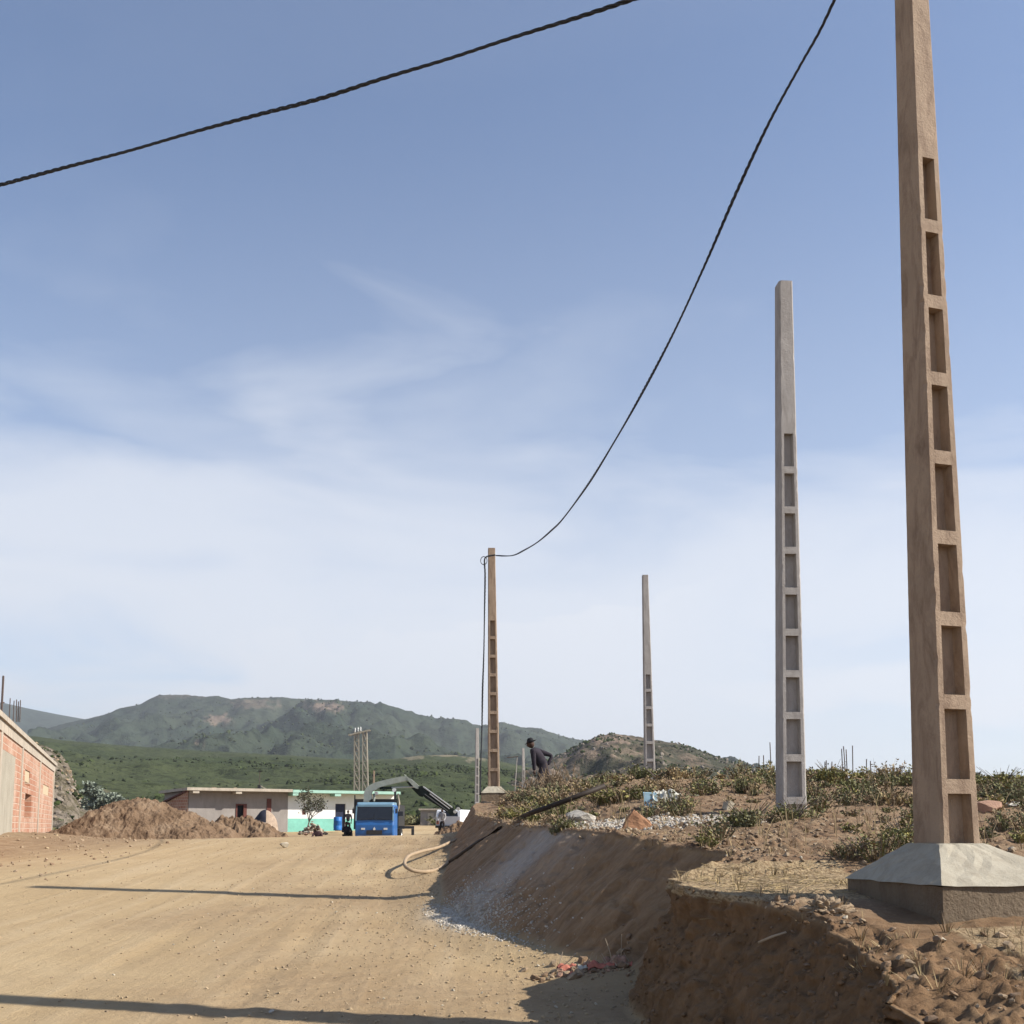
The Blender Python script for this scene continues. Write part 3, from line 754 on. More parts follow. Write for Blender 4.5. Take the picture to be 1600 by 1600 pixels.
c1e = [Vector((-9.5, 13.1, 9.0))] + c1 + [at(1160, -70, 7.95), at(1290, -115, 7.75), at(1400, -150, 7.6)]
twisted('overhead_cable', c1e, 'twisted black cable crossing the sky at the upper left', r=.0095, hr=.0095)
hang = [at(774,867,31.22), at(763,869,31.2), at(758,872,31.15), at(757,880,31.15), at(758,900,31.15), at(757,960,31.15), at(756,1020,31.15), at(754,1080,31.15), at(753,1140,31.15), at(751,1200,31.15), at(750,1242,31.15)]
hc = twisted('hanging_cable', hang, 'loose cable end hanging straight down beside the tan pole', r=.014, hr=.012)
mb = MB()
c0 = at(757, 876, 31.1)
mb.tube([c0 + Vector((math.cos(a)*.10 - .02, 0, math.sin(a)*.13)) for a in [k*math.pi/8 for k in range(17)]], .012, 6)
mb.build('coil', M['cable'], hc, smooth=True)

exec_parts = True

# ------------------------------------------------------------------ rocks, gravel, clods
def rock_mesh(mb, c, sx, sy, sz, seed, mi=0, rot=0, sub=2, amp=.35, flat=False):
    bm = bmesh.new(); bmesh.ops.create_icosphere(bm, subdivisions=sub, radius=1)
    rs = random.Random(seed)
    o = Vector((rs.uniform(0, 99), rs.uniform(0, 99), rs.uniform(0, 99)))
    P = np.array([v.co[:] for v in bm.verts])
    n = fbm(P[:, 0]*1.3 + o.x, P[:, 1]*1.3 + o.y, P[:, 2]*1.3 + o.z, 4, seed % 17)
    P = P * (1 + amp*n)[:, None]
    # flatten with a few planes for an angular look
    for k in range(9):
        d_ = Vector((rs.gauss(0,1), rs.gauss(0,1), rs.gauss(0,1))).normalized(); lim = rs.uniform(.42, .72)
        q = P @ np.array(d_); over = np.clip(q - lim, 0, None)
        P = P - over[:, None]*np.array(d_)[None, :]
    ca_, sa_ = math.cos(rot), math.sin(rot)
    P = P*np.array([sx, sy, sz])
    P = np.stack([P[:, 0]*ca_ - P[:, 1]*sa_ + c[0], P[:, 0]*sa_ + P[:, 1]*ca_ + c[1], P[:, 2] + c[2]], 1)
    mb.add(P.tolist(), [[v.index for v in f.verts] for f in bm.faces], mi)
    bm.free()
def rock(name, X, Y, s, m, label, seed, rot=0, cat='rock', group=None, sink=.3):
    mb = MB(); z = gz(X, Y)
    rock_mesh(mb, (0, 0, s[2]*(1-sink)), s[0], s[1], s[2], seed, rot=rot, sub=3)
    o = mb.build(name, m); o.location = (X, Y, z)
    tag(o, label, cat, group); return o
def pebbles(name, pts, smin, smax, mats, kindlabel, seed=1, mw=None, flat=.7):
    rs = np.random.RandomState(seed); n = len(pts)
    t_ = 1.618; base = np.array([(-1,t_,0),(1,t_,0),(-1,-t_,0),(1,-t_,0),(0,-1,t_),(0,1,t_),(0,-1,-t_),(0,1,-t_),(t_,0,-1),(t_,0,1),(-t_,0,-1),(-t_,0,1)])*.27
    fc = np.array([(0,11,5),(0,5,1),(0,1,7),(0,7,10),(0,10,11),(1,5,9),(5,11,4),(11,10,2),(10,7,6),(7,1,8),(3,9,4),(3,4,2),(3,2,6),(3,6,8),(3,8,9),(4,9,5),(2,4,11),(6,2,10),(8,6,7),(9,8,1)])
    V = np.repeat(base[None], n, 0) + rs.uniform(-.13, .13, (n, 12, 3))
    s = smin + (smax - smin)*rs.rand(n)**2.2
    V *= s[:, None, None]*np.stack([rs.uniform(.7,1.3,n), rs.uniform(.7,1.3,n), rs.uniform(.5,1,n)*flat/.7], 1)[:, None, :]
    a = rs.rand(n)*6.28; b_ = rs.uniform(-.5, .5, n)
    x = V[:, :, 0]*np.cos(a)[:, None] - V[:, :, 1]*np.sin(a)[:, None]; y_ = V[:, :, 0]*np.sin(a)[:, None] + V[:, :, 1]*np.cos(a)[:, None]
    z = V[:, :, 2] + x*np.sin(b_)[:, None]
    P = np.array(pts)
    V = np.stack([x + P[:, 0:1], y_ + P[:, 1:2], z + P[:, 2:3] + s[:, None]*.15], 2).reshape(-1, 3)
    Fc = (fc[None] + (np.arange(n)*12)[:, None, None]).reshape(-1, 3)
    if mw is None: mw = [1/len(mats)]*len(mats)
    mi = np.repeat(rs.choice(len(mats), n, p=mw), 20)
    o = from_np(name, V, Fc, mats, smooth=False, midx=mi)
    tag(o, kindlabel, None, kind='stuff'); return o
rs = np.random.RandomState(5)
# white gravel on the bank top
pts = []
while len(pts) < 3800:
    X = rs.uniform(.2, 3.6); Y = rs.uniform(12.0, 15.2)
    if X < top_x(Y) + .02: continue
    q = math.hypot((X-1.75)/1.35, (Y-13.5)/1.15) + rs.normal(0, .12)
    if q > 1: continue
    pts.append((X, Y, gz(X, Y)))
pebbles('gravel', pts, .016, .05, [M['gravel'], M['pale_rock']], 'white gravel spread on top of the cut bank', 2, [.85, .15])
pts = []
while len(pts) < 5200:                 # spilled at the foot of the bank
    Y = rs.normal(12.9, .72); X = toe_x(Y) + rs.normal(.02, .20)
    if X < toe_x(Y) - .38: continue
    pts.append((X, Y, gz(X, Y)))
for k in range(420):                   # and caught on its face
    Y = rs.normal(12.9, .55); f = .5*rs.rand()**1.8; X = toe_x(Y) + (top_x(Y) - toe_x(Y))*f
    pts.append((X, Y, gz(X, Y)))
pebbles('gravel_spill', pts, .008, .034, [M['gravel'], M['pale_rock']], 'white gravel spilled down the foot of the bank', 3, [.85, .15])
pts = []
while len(pts) < 9000:                 # clods on the road, thick along the bank
    Y = 5 + 22*rs.rand()**1.6; X = toe_x(Y) - abs(rs.exponential(1.7))
    if rs.rand() < .12: X = rs.uniform(-9, 1)
    pts.append((X, Y, gz(X, Y)))
pebbles('road_clods', pts, .006, .034, [M['clod_road'], M['clod'], M['pale_rock']], 'small dry clods strewn over the road', 4, [.72, .23, .05])
pts = []
while len(pts) < 7000:                 # crumbs over the plateau
    Y = 5.2 + 19*rs.rand()**1.4; X = top_x(Y) + rs.uniform(-.15, 9)*rs.rand()
    if 2.4 < X < 3.9 and 6.4 < Y < 8.2: continue
    if 7.6 < Y < 9.5 and X < 2.9: continue
    pts.append((X, Y, gz(X, Y)))
pts = [p_ for p_ in pts if p_[1] > 6.8 or rs.rand() < .2]
pebbles('soil_clods', pts, .012, .065, [M['clod'], M['clod_dark'], M['pale_rock']], 'crumbled soil and stones on top of the bank', 6, [.45, .5, .05])
pts = []
while len(pts) < 1500:
    Y = rs.uniform(17, 42); X = rs.uniform(-24, -7.5)
    if X > -7.5 - (Y-17)*.12: continue
    pts.append((X, Y, gz(X, Y)))
pebbles('shoulder_clods', pts, .02, .10, [M['clod'], M['clod_dark'], M['clod_road']], 'clods and stones on the left shoulder', 7, [.5, .4, .1])

pts = []
while len(pts) < 900:
    Y = rs.uniform(5.0, 9.4); X = toe_x(Y) + (top_x(Y) - toe_x(Y))*rs.rand()
    pts.append((float(X), Y, gz(float(X), Y)))
pebbles('mound_clods', pts, .008, .045, [M['clod_dark'], M['clod_damp']], 'stones and crumbs stuck in the face of the mound', 41, [.3, .7])
def hill_pts(name, n, y0, y1, x0, x1, seed, dens=None, t0=0, t1=1, sink=0):
    X, Y, Z, SX, T = HG[name]; m = (Y > y0) & (Y < y1) & (SX > x0) & (SX < x1) & (T <= t1) & (T >= t0)
    P = np.stack([X[m], Y[m], Z[m] - sink], 1); rs = np.random.RandomState(seed)
    w = np.ones(len(P))
    if dens: w = sst(-.15, .45, fbm(P[:, 0]*dens, P[:, 1]*dens, 0, 3, seed)) + .04
    i = rs.choice(len(P), n, p=w/w.sum()); P = P[i]
    k = P[:, 1:2]/1600; P[:, :2] += rs.normal(0, 1, (n, 2))*np.concatenate([k*1.0, k*3.0], 1); return P.tolist()
M['shrub_dark'] = simple('dark_hillside_shrub', (0.035, 0.045, 0.02), 0.95, 0.3, 2, spec=0.05)
M['shrub_green'] = simple('green_hillside_shrub', (0.06, 0.08, 0.03), 0.95, 0.3, 2, spec=0.05)
pebbles('hillside_shrubs', hill_pts('green_hillside', 5200, 125, 420, -60, 1000, 3, .03), .3, 1.5, [M['shrub_dark'], M['shrub_green']], 'dark shrubs dotted over the green hillside', 31, [.6, .4], flat=.8)
pebbles('mountain_shrubs', hill_pts('mountain', 3500, 700, 1720, 40, 1000, 4, .008), 1.2, 4.0, [M['shrub_dark'], M['shrub_green']], 'far shrubs and trees dotted over the mountain', 32, [.6, .4], flat=.8)
pebbles('hill_rocks', hill_pts('rocky_hill', 3600, 150, 385, 740, 1300, 5, .04), .3, 1.35, [M['shrub_dark'], M['shrub_green'], M['hill_rock']], 'shrubs and outcrops on the rocky hill', 33, [.45, .3, .25], flat=.8)
pebbles('slope_rocks', hill_pts('bare_slope', 2600, 58, 101, 40, 300, 6, .4), .10, .5, [M['shrub_dark'], M['shrub_green'], M['hill_rock'], M['clod']], 'rocks and low shrubs on the bare slope behind the brick building', 34, [.2, .25, .35, .2])
def rock_px(name, px, py, Y, wpx, hpx, m, label, seed, depth=None, rot=0, cat='rock', sink=.3, group=None):
    X = (px-800)/F*Y; w = wpx/F*Y/2; h = hpx/F*Y/(2-sink)*1.05
    return rock(name, X, Y, (w, depth or w*.8, h), m, label, seed, rot, cat, group, sink)
def wedge_rock(X, Y, P, m, label, seed):
    bm = bmesh.new(); vs = [bm.verts.new(p) for p in P]; h = bmesh.ops.convex_hull(bm, input=vs)
    bmesh.ops.delete(bm, geom=list({v for v in h['geom_interior'] if isinstance(v, bmesh.types.BMVert)}), context='VERTS')
    bmesh.ops.triangulate(bm, faces=bm.faces); bmesh.ops.subdivide_edges(bm, edges=bm.edges, cuts=6, use_grid_fill=True)
    Q = np.array([v.co[:] for v in bm.verts]); n1_ = fbm(Q[:, 0]*16, Q[:, 1]*16, Q[:, 2]*16, 5, seed, .6); n2_ = fbm(Q[:, 0]*16+9, Q[:, 1]*16, Q[:, 2]*16, 5, seed+3, .6)
    for v, a, b_ in zip(bm.verts, n1_, n2_): v.co += Vector((a*.02, b_*.02, (a-b_)*.012))
    me = bpy.data.meshes.new('rock'); bm.to_mesh(me); bm.free(); me.materials.append(m)
    o = bpy.data.objects.new('rock', me); COL.objects.link(o); o.location = (X, Y, gz(X, Y) - .02); tag(o, label, 'rock'); return o
wedge_rock((995-800)/F*12.6, 12.6, [(-.21,-.12,0),(.23,-.11,0),(.2,.12,0),(-.18,.12,0),(-.05,-.05,.25),(-.01,.05,.24),(-.15,-.04,.15),(.13,-.02,.12),(.21,-.05,.06)], M['orange_rock'], 'large orange-brown rock sitting on the white gravel at the bank edge', 3)
rock_px('rock', 905, 1269, 14.2, 50, 26, M['whitish'], 'pale whitish stone heap left of the orange-brown rock', 22, depth=.25)
rock_px('rock', 1136, 1258, 15.0, 26, 18, M['pale_rock'], 'beige angular rock in the weeds left of the grey pole', 23)
rock_px('rock', 447, 1327, 24, 15, 11, M['pale_rock'], 'lone beige stone lying on the road crest', 25)
rock_px('rock', 433, 1550, 8.4, 11, 7, M['gravel'], 'small white pebble on the sandy road in front', 26)
rock_px('rock', 1537, 1256, 14.5, 52, 24, M['pink_rock'], 'pinkish slab of stone right behind the nearest pole', 27, depth=.12)
rock_px('rock', 1580, 1255, 15.2, 40, 12, M['gravel'], 'flat grey stone at the right edge beside the pinkish slab', 28)
rock_px('rock', 640, 1297, 48, 14, 9, M['clod_dark'], 'dark clump lying in front of the truck outrigger', 29)
mb = MB()
bm = bmesh.new(); bmesh.ops.create_icosphere(bm, subdivisions=6, radius=1)
Q = np.array([v.co[:] for v in bm.verts]); Q0 = Q.copy()
w1_ = 1 - sst(0, .7, worley(Q0[:, 0]*2.6, Q0[:, 1]*2.6, Q0[:, 2]*2.6, 5)); w2_ = 1 - sst(0, .7, worley(Q0[:, 0]*6, Q0[:, 1]*6, Q0[:, 2]*6, 9))
Q *= (0.62 + .35*w1_ + .14*w2_ + .25*fbm(Q0[:, 0]*2, Q0[:, 1]*2, Q0[:, 2]*2, 5, 3))[:, None]
mb.add((Q*np.array([.21, .15, .11])).tolist(), [[v.index for v in f.verts] for f in bm.faces]); bm.free()
o = mb.build('clod', M['clod']); o.location = (2.18, 7.15, gz(2.18, 7.15)); tag(o, 'crumbly sunlit lump of soil on the shaded mound left of the footing', 'clod')

# ------------------------------------------------------------------ heaps
def heap(name, outline, Y0, depth, m, label, cat, n=140, seed=3, amp=.12, fr=1.3):
    """outline: silhouette (photo x, y) at distance Y0"""
    xs = [a for a, _ in outline]; 
    u = np.linspace(xs[0], xs[-1], n*2); zt = np.array([at(a, b_, Y0).z for a, b_ in outline]); zt = I(u, xs, zt)
    X0 = (u - 800)/F*Y0
    v = np.linspace(-1, 1, n)
    V, XX = np.meshgrid(v, X0, indexing='ij'); ZT = np.repeat(zt[None], n, 0)
    YY = Y0 + V*depth*.5 + .5*fbm(XX*.3, V*0, 0, 2, seed)
    ZB = np.vectorize(lambda a, b_: gz(a, b_))(XX[::4, ::4], YY[::4, ::4])
    zb0 = ZB.mean() - .12
    pr = np.clip(1 - np.abs(V)**1.5, 0, 1)
    Z = zb0 - .3*(np.abs(V) > .98) + (ZT - zb0)*pr
    ed = np.minimum(np.arange(n*2), np.arange(n*2)[::-1])/(n*.18); e = sst(0, .15, pr) * sst(0, 1, ed)[None, :]
    Z = Z - .5*(1 - sst(0, .5, ed))[None, :]
    rg = 1 - np.abs(fbm(XX*fr, YY*fr, Z*fr, 5, seed+7, .6))*2
    Z += e*amp*((rg - .5)*1.0 + fbm(XX*fr*3, YY*fr*3, 0, 4, seed+9, .6) + .7*(1 - sst(0, .7, worley(XX*fr*1.6, YY*fr*1.6, Z*fr*1.6, seed)))*sst(-.2, .3, fbm(XX*.5, YY*.5, 0, 2, seed+3)) + .35*(1 - sst(0, .6, worley(XX*fr*4, YY*fr*4, Z*fr*4, seed+4))) - .5)
    YY += .4*e*amp*fbm(XX*fr*2, YY*fr*2, Z*fr*2, 4, seed+11)
    o = from_np(name, np.stack([XX, YY, Z], 2).reshape(-1, 3), grid_faces(n, n*2), m)
    tag(o, label, cat); return o
heap('earth_heap', [(60,1312),(80,1305),(105,1297),(125,1285),(145,1268),(160,1262),(175,1257),(195,1251),(215,1248),(232,1250),(250,1254),(270,1262),(290,1268),(310,1274),(325,1281),(345,1290),(370,1300),(385,1310)], 39, 5, M['pile'], 'long brown heap of dug earth between the brick building and the grey house', 'earth heap', amp=.15, fr=1.1, n=240)
heap('earth_heap', [(298,1312),(318,1298),(335,1286),(350,1277),(362,1275),(375,1277),(395,1280),(415,1287),(435,1295),(448,1303),(458,1312)], 41, 3.4, M['pile'], 'low brown heap of earth in front of the clay dome', 'earth heap', seed=14, n=90, amp=.2)
heap('earth_heap', [(676,1303),(690,1296),(705,1289),(718,1285),(735,1283),(760,1288)], 34.5, 2.2, M['pile'], 'small crumbly mound at the far end of the cut bank', 'earth heap', seed=17, n=60, amp=.12, fr=2)
pts = []
for k in range(900):
    px = rs.uniform(95, 440); Yp = rs.uniform(36, 41)
    X = (px-800)/F*Yp
    hz = I(px, [85,145,215,290,350,440], [1.2,1.8,2.3,1.8,1.5,1.15])*(1 - abs((Yp-39)/3.2)**1.5*.5)
    pts.append((X, Yp, min(hz, 2.4)-.1))

# ------------------------------------------------------------------ vegetation
def blades(mb, c, r, h, n, rs, w=.012, spread=1.0, mi=(0,), leafy=True):
    for k in range(n):
        a = rs.uniform(0, 6.283); q = rs.random()**.6*r
        bx, by = c[0] + math.cos(a)*q*.35, c[1] + math.sin(a)*q*.35
        hh = h*rs.uniform(.45, 1.05)
        ex, ey, ez = c[0] + math.cos(a)*q*spread, c[1] + math.sin(a)*q*spread, c[2] + hh*(1 - .35*q/r)
        b0 = Vector((bx, by, c[2] - .02)); e0 = Vector((ex, ey, ez)); m_ = (b0 + e0)/2 + Vector((0, 0, hh*.12))
        s = Vector((-math.sin(a + rs.uniform(-1, 1)), math.cos(a), rs.uniform(-.3, .3)))*w*.5
        mat_i = rs.choice(mi)
        mb.add([b0 - s*.6, b0 + s*.6, m_ + s*.6, e0, m_ - s*.6], [(0, 1, 2, 4), (4, 2, 3)], mat_i)
        if leafy:
            for j in range(rs.randint(4, 9)):
                t = rs.uniform(.25, 1.0); p = b0.lerp(e0, t) + Vector((0, 0, hh*.12*(1-abs(2*t-1))))
                L = w*rs.uniform(1.2, 2.6)
                d_ = Vector((rs.uniform(-1, 1), rs.uniform(-1, 1), rs.uniform(-.2, .9))).normalized()*L
                q_ = d_.cross(Vector((rs.uniform(-1, 1), rs.uniform(-1, 1), rs.uniform(-1, 1)))).normalized()*L*.28
                mb.add([p, p + d_*.5 + q_, p + d_, p + d_*.5 - q_], [(0, 1, 2, 3)], mat_i)
VM = [M['leaf_a'], M['leaf_b'], M['leaf_dry'], M['leaf_yel'], M['straw']]
rr = random.Random(12)
mb = MB(); cnt = 0; tries = 0
while cnt < 330 and tries < 9000:
    tries += 1
    Y = 8.6 + 15.5*rr.random()**.8; X = top_x(Y) + .15 + rr.random()*min(11, .62*Y - top_x(Y))
    dn = float(fbm(np.array([X*.55]), np.array([Y*.55]), 0, 3, 77)[0])
    if dn < (.10 if Y < 14 else -.02 if Y < 17 else -.2) and rr.random() < .85: continue
    if Y < 9.8 and X < 3.4: continue
    if 2.3 < X < 4.0 and Y < 8.4: continue
    if math.hypot((X-1.75)/1.3, (Y-13.5)/1.05) < .9: continue
    big = rr.random()
    h = .08 + .40*big**2; r_ = .10 + .32*big*big
    mi = rr.choice([(0,0,1), (1,1,2), (0,3,2), (2,2,1), (0,1,2), (2,4), (2,4,3)])
    blades(mb, (X, Y, gz(X, Y)), r_, h, int(12 + 46*big), rr, .011 + .0008*Y, 1.1, mi)
    cnt += 1
o = mb.build('weeds', VM); tag(o, 'low olive weeds growing over the top of the bank', kind='stuff')
mb = MB()                               # dry grass and straw tufts
for k in range(520):
    Y = 5.4 + 18*rr.random()**1.3; X = top_x(Y) + rr.random()*rr.random()*7 - .05
    if 2.35 < X < 3.95 and 6.6 < Y < 8.2: continue
    blades(mb, (X, Y, gz(X, Y)), rr.uniform(.04, .14), rr.uniform(.04, .15), rr.randint(5, 14), rr, .005 + .0005*Y, 1.5, (2, 4, 4), leafy=False)
for k in range(420):                    # straw lying on the ledge
    Y = rr.uniform(7.7, 9.5); X = rr.uniform(1.5, 2.75)
    a = rr.uniform(0, 6.28); L = rr.uniform(.04, .16); z = gz(X, Y) + .012
    p = Vector((X, Y, z)); q = p + Vector((math.cos(a)*L, math.sin(a)*L, rr.uniform(-.004, .02)))
    mb.bar(p, q, .004, .003, 4)
for k in range(160):
    Y = rr.uniform(5.3, 6.5); X = rr.uniform(2.8, 4.4)
    blades(mb, (X, Y, gz(X, Y)), rr.uniform(.05, .12), rr.uniform(.04, .12), 8, rr, .005, 1.6, (4, 4, 2), leafy=False)
for k in range(150):                    # wispy dry stalks
    Y = 9.5 + 13*rr.random(); X = top_x(Y) + .2 + rr.random()*min(10, .6*Y - top_x(Y)); z = gz(X, Y); h_ = rr.uniform(.18, .5)
    for j in range(rr.randint(1, 4)):
        dx, dy = rr.uniform(-.15, .15), rr.uniform(-.15, .15)
        mb.tube([(X, Y, z - .02), (X + dx*.4, Y + dy*.4, z + h_*.6), (X + dx, Y + dy, z + h_)], [.004, .003, .0015], 3, rr.choice([2, 4]))
o = mb.build('dry_grass', VM); tag(o, 'dry straw and grass tufts on the bank', kind='stuff')
def bush(name, px, py, Y, r, h, n, mi, label, w=.02, seed=0, cat='bush', spread=1.15):
    r0 = random.Random(900 + seed); X = (px-800)/F*Y; z = gz(X, Y)
    root = empty(name, (X, Y, z)); tag(root, label, cat)
    m1 = MB(); m2 = MB()
    for q in range(4 + int(r*6)):
        a = r0.uniform(0, 6.28); e = r*.55*r0.random()
        blades(m1, (math.cos(a)*e, math.sin(a)*e, -.02), r*.6, h*r0.uniform(.7, 1), n // 5, r0, w, spread, mi)
    for q in range(14):
        a = r0.uniform(0, 6.28); L = r*r0.uniform(.4, .9)
        m2.tube([(0,0,-.05), (math.cos(a)*L*.4, math.sin(a)*L*.4, h*.45), (math.cos(a)*L, math.sin(a)*L, h*r0.uniform(.7, 1))], [.008, .006, .003], 5)
    m1.build('foliage', VM, root); m2.build('stem', M['bark'], root)
    return root
bush('bush', 1168, 1296, 12.2, .42, .34, 130, (0,1,1), 'low grey-green bush at the bank edge left of the grey pole', .022, 1)
bush('bush', 888, 1290, 13.0, .24, .20, 70, (1,1,0), 'small green bush at the lip of the bank below the whitish stone heap', .018, 2)
bush('bush', 1298, 1225, 20.5, .55, .5, 150, (0,0,3), 'olive bush on the skyline right of the grey pole', .03, 3)
bush('bush', 1240, 1300, 13.2, .40, .30, 90, (0,1), 'low bush growing around the foot of the grey pole', .02, 4)
bush('bush', 1408, 1300, 10.4, .36, .28, 110, (0,1,3), 'green bush just behind the left side of the nearest footing', .02, 5)
bush('bush', 1565, 1222, 19.0, .6, .45, 150, (0,3), 'olive bush on the skyline at the right edge', .03, 6)
bush('bush', 818, 1272, 19.6, .55, .30, 120, (3,3,0), 'yellow-green bush over the black pipe at the bank lip', .025, 7)
bush('bush', 1390, 1222, 20.0, .5, .35, 110, (0,0,1), 'olive bush on the skyline left of the nearest pole', .03, 8)
bush('bush', 870, 1300, 13.0, .16, .12, 40, (1,), 'tuft of grey-green leaves hanging over the bank lip', .015, 9)
bush('bush', 960, 1250, 18.2, .7, .36, 150, (3,2,0), 'mixed dry and green bush behind the whitish stone heap', .03, 10)
bush('bush', 1330, 1330, 9.6, .30, .20, 80, (2,1), 'low brownish weed clump left of the nearest footing', .014, 11)
# brushwood heap in front of the man
bw = empty('brushwood', (at(862, 1240, 28).x, 28, gz(at(862,1240,28).x, 28))); tag(bw, 'tangled heap of dry brushwood in front of the man in the hat', 'brushwood')
mb = MB(); r0 = random.Random(4)
for k in range(420):
    a = r0.uniform(0, 6.28); q = r0.random()**.7; x0 = math.cos(a)*q*1.05 + .12; y0 = math.sin(a)*q*.7; z0 = r0.uniform(0, .58)*(1-q*.75)
    L = r0.uniform(.25, .75); b_ = r0.uniform(0, 6.28); el = r0.uniform(-.3, 1.1)
    p1 = (x0 + L*.5*math.cos(b_)*math.cos(el) + r0.uniform(-.08,.08), y0 + L*.5*math.sin(b_)*math.cos(el), max(.0, z0 + L*.5*math.sin(el) + r0.uniform(-.08,.08)))
    p2 = (x0 + L*math.cos(b_)*math.cos(el), y0 + L*math.sin(b_)*math.cos(el), max(.02, z0 + L*math.sin(el)))
    mb.tube([(x0, y0, z0), p1, p2], [.012, .009, .005], 4)
mb.build('branches', [M['leaf_dry']], bw)
# scrub on the slope behind the bank and below the left hill
mb = MB(); r0 = random.Random(8)
for k in range(240):
    px = r0.uniform(790, 1010); Y = r0.uniform(26, 44); X = (px-800)/F*Y
    blades(mb, (X, Y, gz(X, Y)), r0.uniform(.2, .5), r0.uniform(.15, .45), 26, r0, .035, 1.2, r0.choice([(2,), (2,4), (1,2), (1,)]))
for k in range(160):
    px = r0.uniform(60, 300); Y = r0.uniform(46, 62); X = (px-800)/F*Y
    blades(mb, (X, Y, gz(X, Y)), r0.uniform(.3, .8), r0.uniform(.3, .8), 28, r0, .07, 1.2, r0.choice([(1,), (1,0), (2,)]))
for k in range(420):
    px = r0.uniform(560, 800); Y = r0.uniform(85, 170); X = (px-800)/F*Y
    blades(mb, (X, Y, max(gz(X, Y), -1 + (Y-105)*.06)), r0.uniform(.5, 1.3), r0.uniform(.5, 1.3), 26, r0, .14, 1.2, r0.choice([(1,), (1,0), (0,)]))
o = mb.build('scrub', VM); tag(o, 'rough scrub on the slopes behind the bank', kind='stuff')
mb = MB()
for (px, py, h, r_) in ((142,1232,.9,.35),(150,1242,1.6,.7),(160,1252,1.2,.9),(172,1250,.9,.7),(182,1254,.8,.6)):
    Y = 58; X = (px-800)/F*Y; z = at(px, py + h*14, Y).z
    for q in range(60):
        a = r0.uniform(0, 6.28); e = r0.random()*r_
        blades(mb, (X + math.cos(a)*e, Y + math.sin(a)*e*.6, z + r0.random()*h*.6), .25, .4, 3, r0, .08, 1.0, (0,))
o = mb.build('scrub_plant', M['agave']); tag(o, 'pale blue-green spiky plant growing above the left end of the long earth heap', 'plant')

# ------------------------------------------------------------------ things lying on the bank
# water pipe
root = empty('water_pipe', tuple(at(700, 1345, 18.6))); tag(root, 'long plastic pipe running down the bank and looping on the road', 'pipe')
o0 = Vector(root.location)
def sit(px, py, Y, lift=.04):
    X = (px-800)/F*Y; return Vector((X, Y, gz(X, Y) + lift))
def facept(px, py, off=0.0):
    """first point of the bank hit along the view ray through a photo pixel"""
    d_ = at(px, py, 1.0) - Vector((0,0,EYE)); Y = 4.5
    while Y < 40:
        q = Vector((0,0,EYE)) + d_*Y
        if q.z < gz(q.x, q.y): return Vector((0,0,EYE)) + d_*(Y - off)
        Y += .01
    return Vector((0,0,EYE)) + d_*8
pd = [at(945,1228,15.4), at(905,1243,15.3), at(860,1260,15.3), at(830,1270,15.6)] + [facept(x_, y_, .12) for x_, y_ in ((806,1281),(780,1295),(750,1314),(722,1334))] + [facept(702,1347,.1)]
mb = MB(); mb.tube([q - o0 for q in pd], .038, 10); mb.build('black_section', M['pipe_dark'], root, smooth=True)
pl = [pd[-1], at(685,1358,18.6), at(668,1362,18.1), at(648,1361,17.9), at(634,1354,18.0), at(633,1345,18.6), at(640,1337,19.4), at(660,1330,20.6), at(685,1324,21.8), at(712,1318,23.0)]
pl = [Vector((q.x, q.y, max(q.z, gz(q.x, q.y) + .035) if i > 1 else q.z)) for i, q in enumerate(pl)]
fine = []
for i in range(len(pl)-1):
    a, b_, c, d_ = pl[max(i-1,0)], pl[i], pl[i+1], pl[min(i+2, len(pl)-1)]
    for k in range(6):
        t = k/6; fine.append(.5*((2*b_) + (-a+c)*t + (2*a-5*b_+4*c-d_)*t*t + (-a+3*b_-3*c+d_)*t**3))
fine.append(pl[-1])
mb = MB(); mb.tube([q - o0 for q in fine], .033, 10); mb.build('dusty_section', M['pipe_dust'], root, smooth=True)  # tan colour from the foot of the bank on, black above
# crumpled sheet
def crumple(name, c, w, d_, h, m, seed, n=26, parent=None, fold=.6):
    u = np.linspace(-1, 1, n); U, V = np.meshgrid(u, u, indexing='ij')
    Z = h*(.55*(1 - np.abs(V)**2) + fold*fbm(U*1.8 + seed, V*1.8, 0, 4, seed)) 
    X = U*w/2*(1 + .1*fbm(U*2, V*2, 0, 2, seed+3)); Y = V*d_/2*(1 + .15*fbm(U*2, V*2, 5, 2, seed+4))
    o = from_np(name, np.stack([X, Y, Z], 2).reshape(-1, 3), grid_faces(n, n), m, parent)
    md = o.modifiers.new('thick', 'SOLIDIFY'); md.thickness = .006
    o.location = c
    return o
X = at(1035, 1248, 16.2).x
root = empty('crumpled_sack', (X, 16.2, gz(X, 16.2))); tag(root, 'crumpled white and blue plastic sack lying in the weeds below the slim grey pole', 'sack')
o = crumple('white_side', (.06, 0, .03), .46, .34, .26, M['sheet_white'], 5, parent=root, fold=.8)
mb = MB(); mb.prism([(-.30,-.16,-.02),(-.12,-.18,-.03),(-.10,-.10,.20),(-.31,-.08,.21)], (0, .05, .01)); mb.build('blue_side', M['sheet_blue'], root)
mb = MB(); mb.prism([(.20,-.16,.18),(.25,-.15,.16),(.32,-.14,-.03),(.26,-.16,-.02)], (0, .04, 0)); mb.build('torn_flap', M['sheet_white'], root)
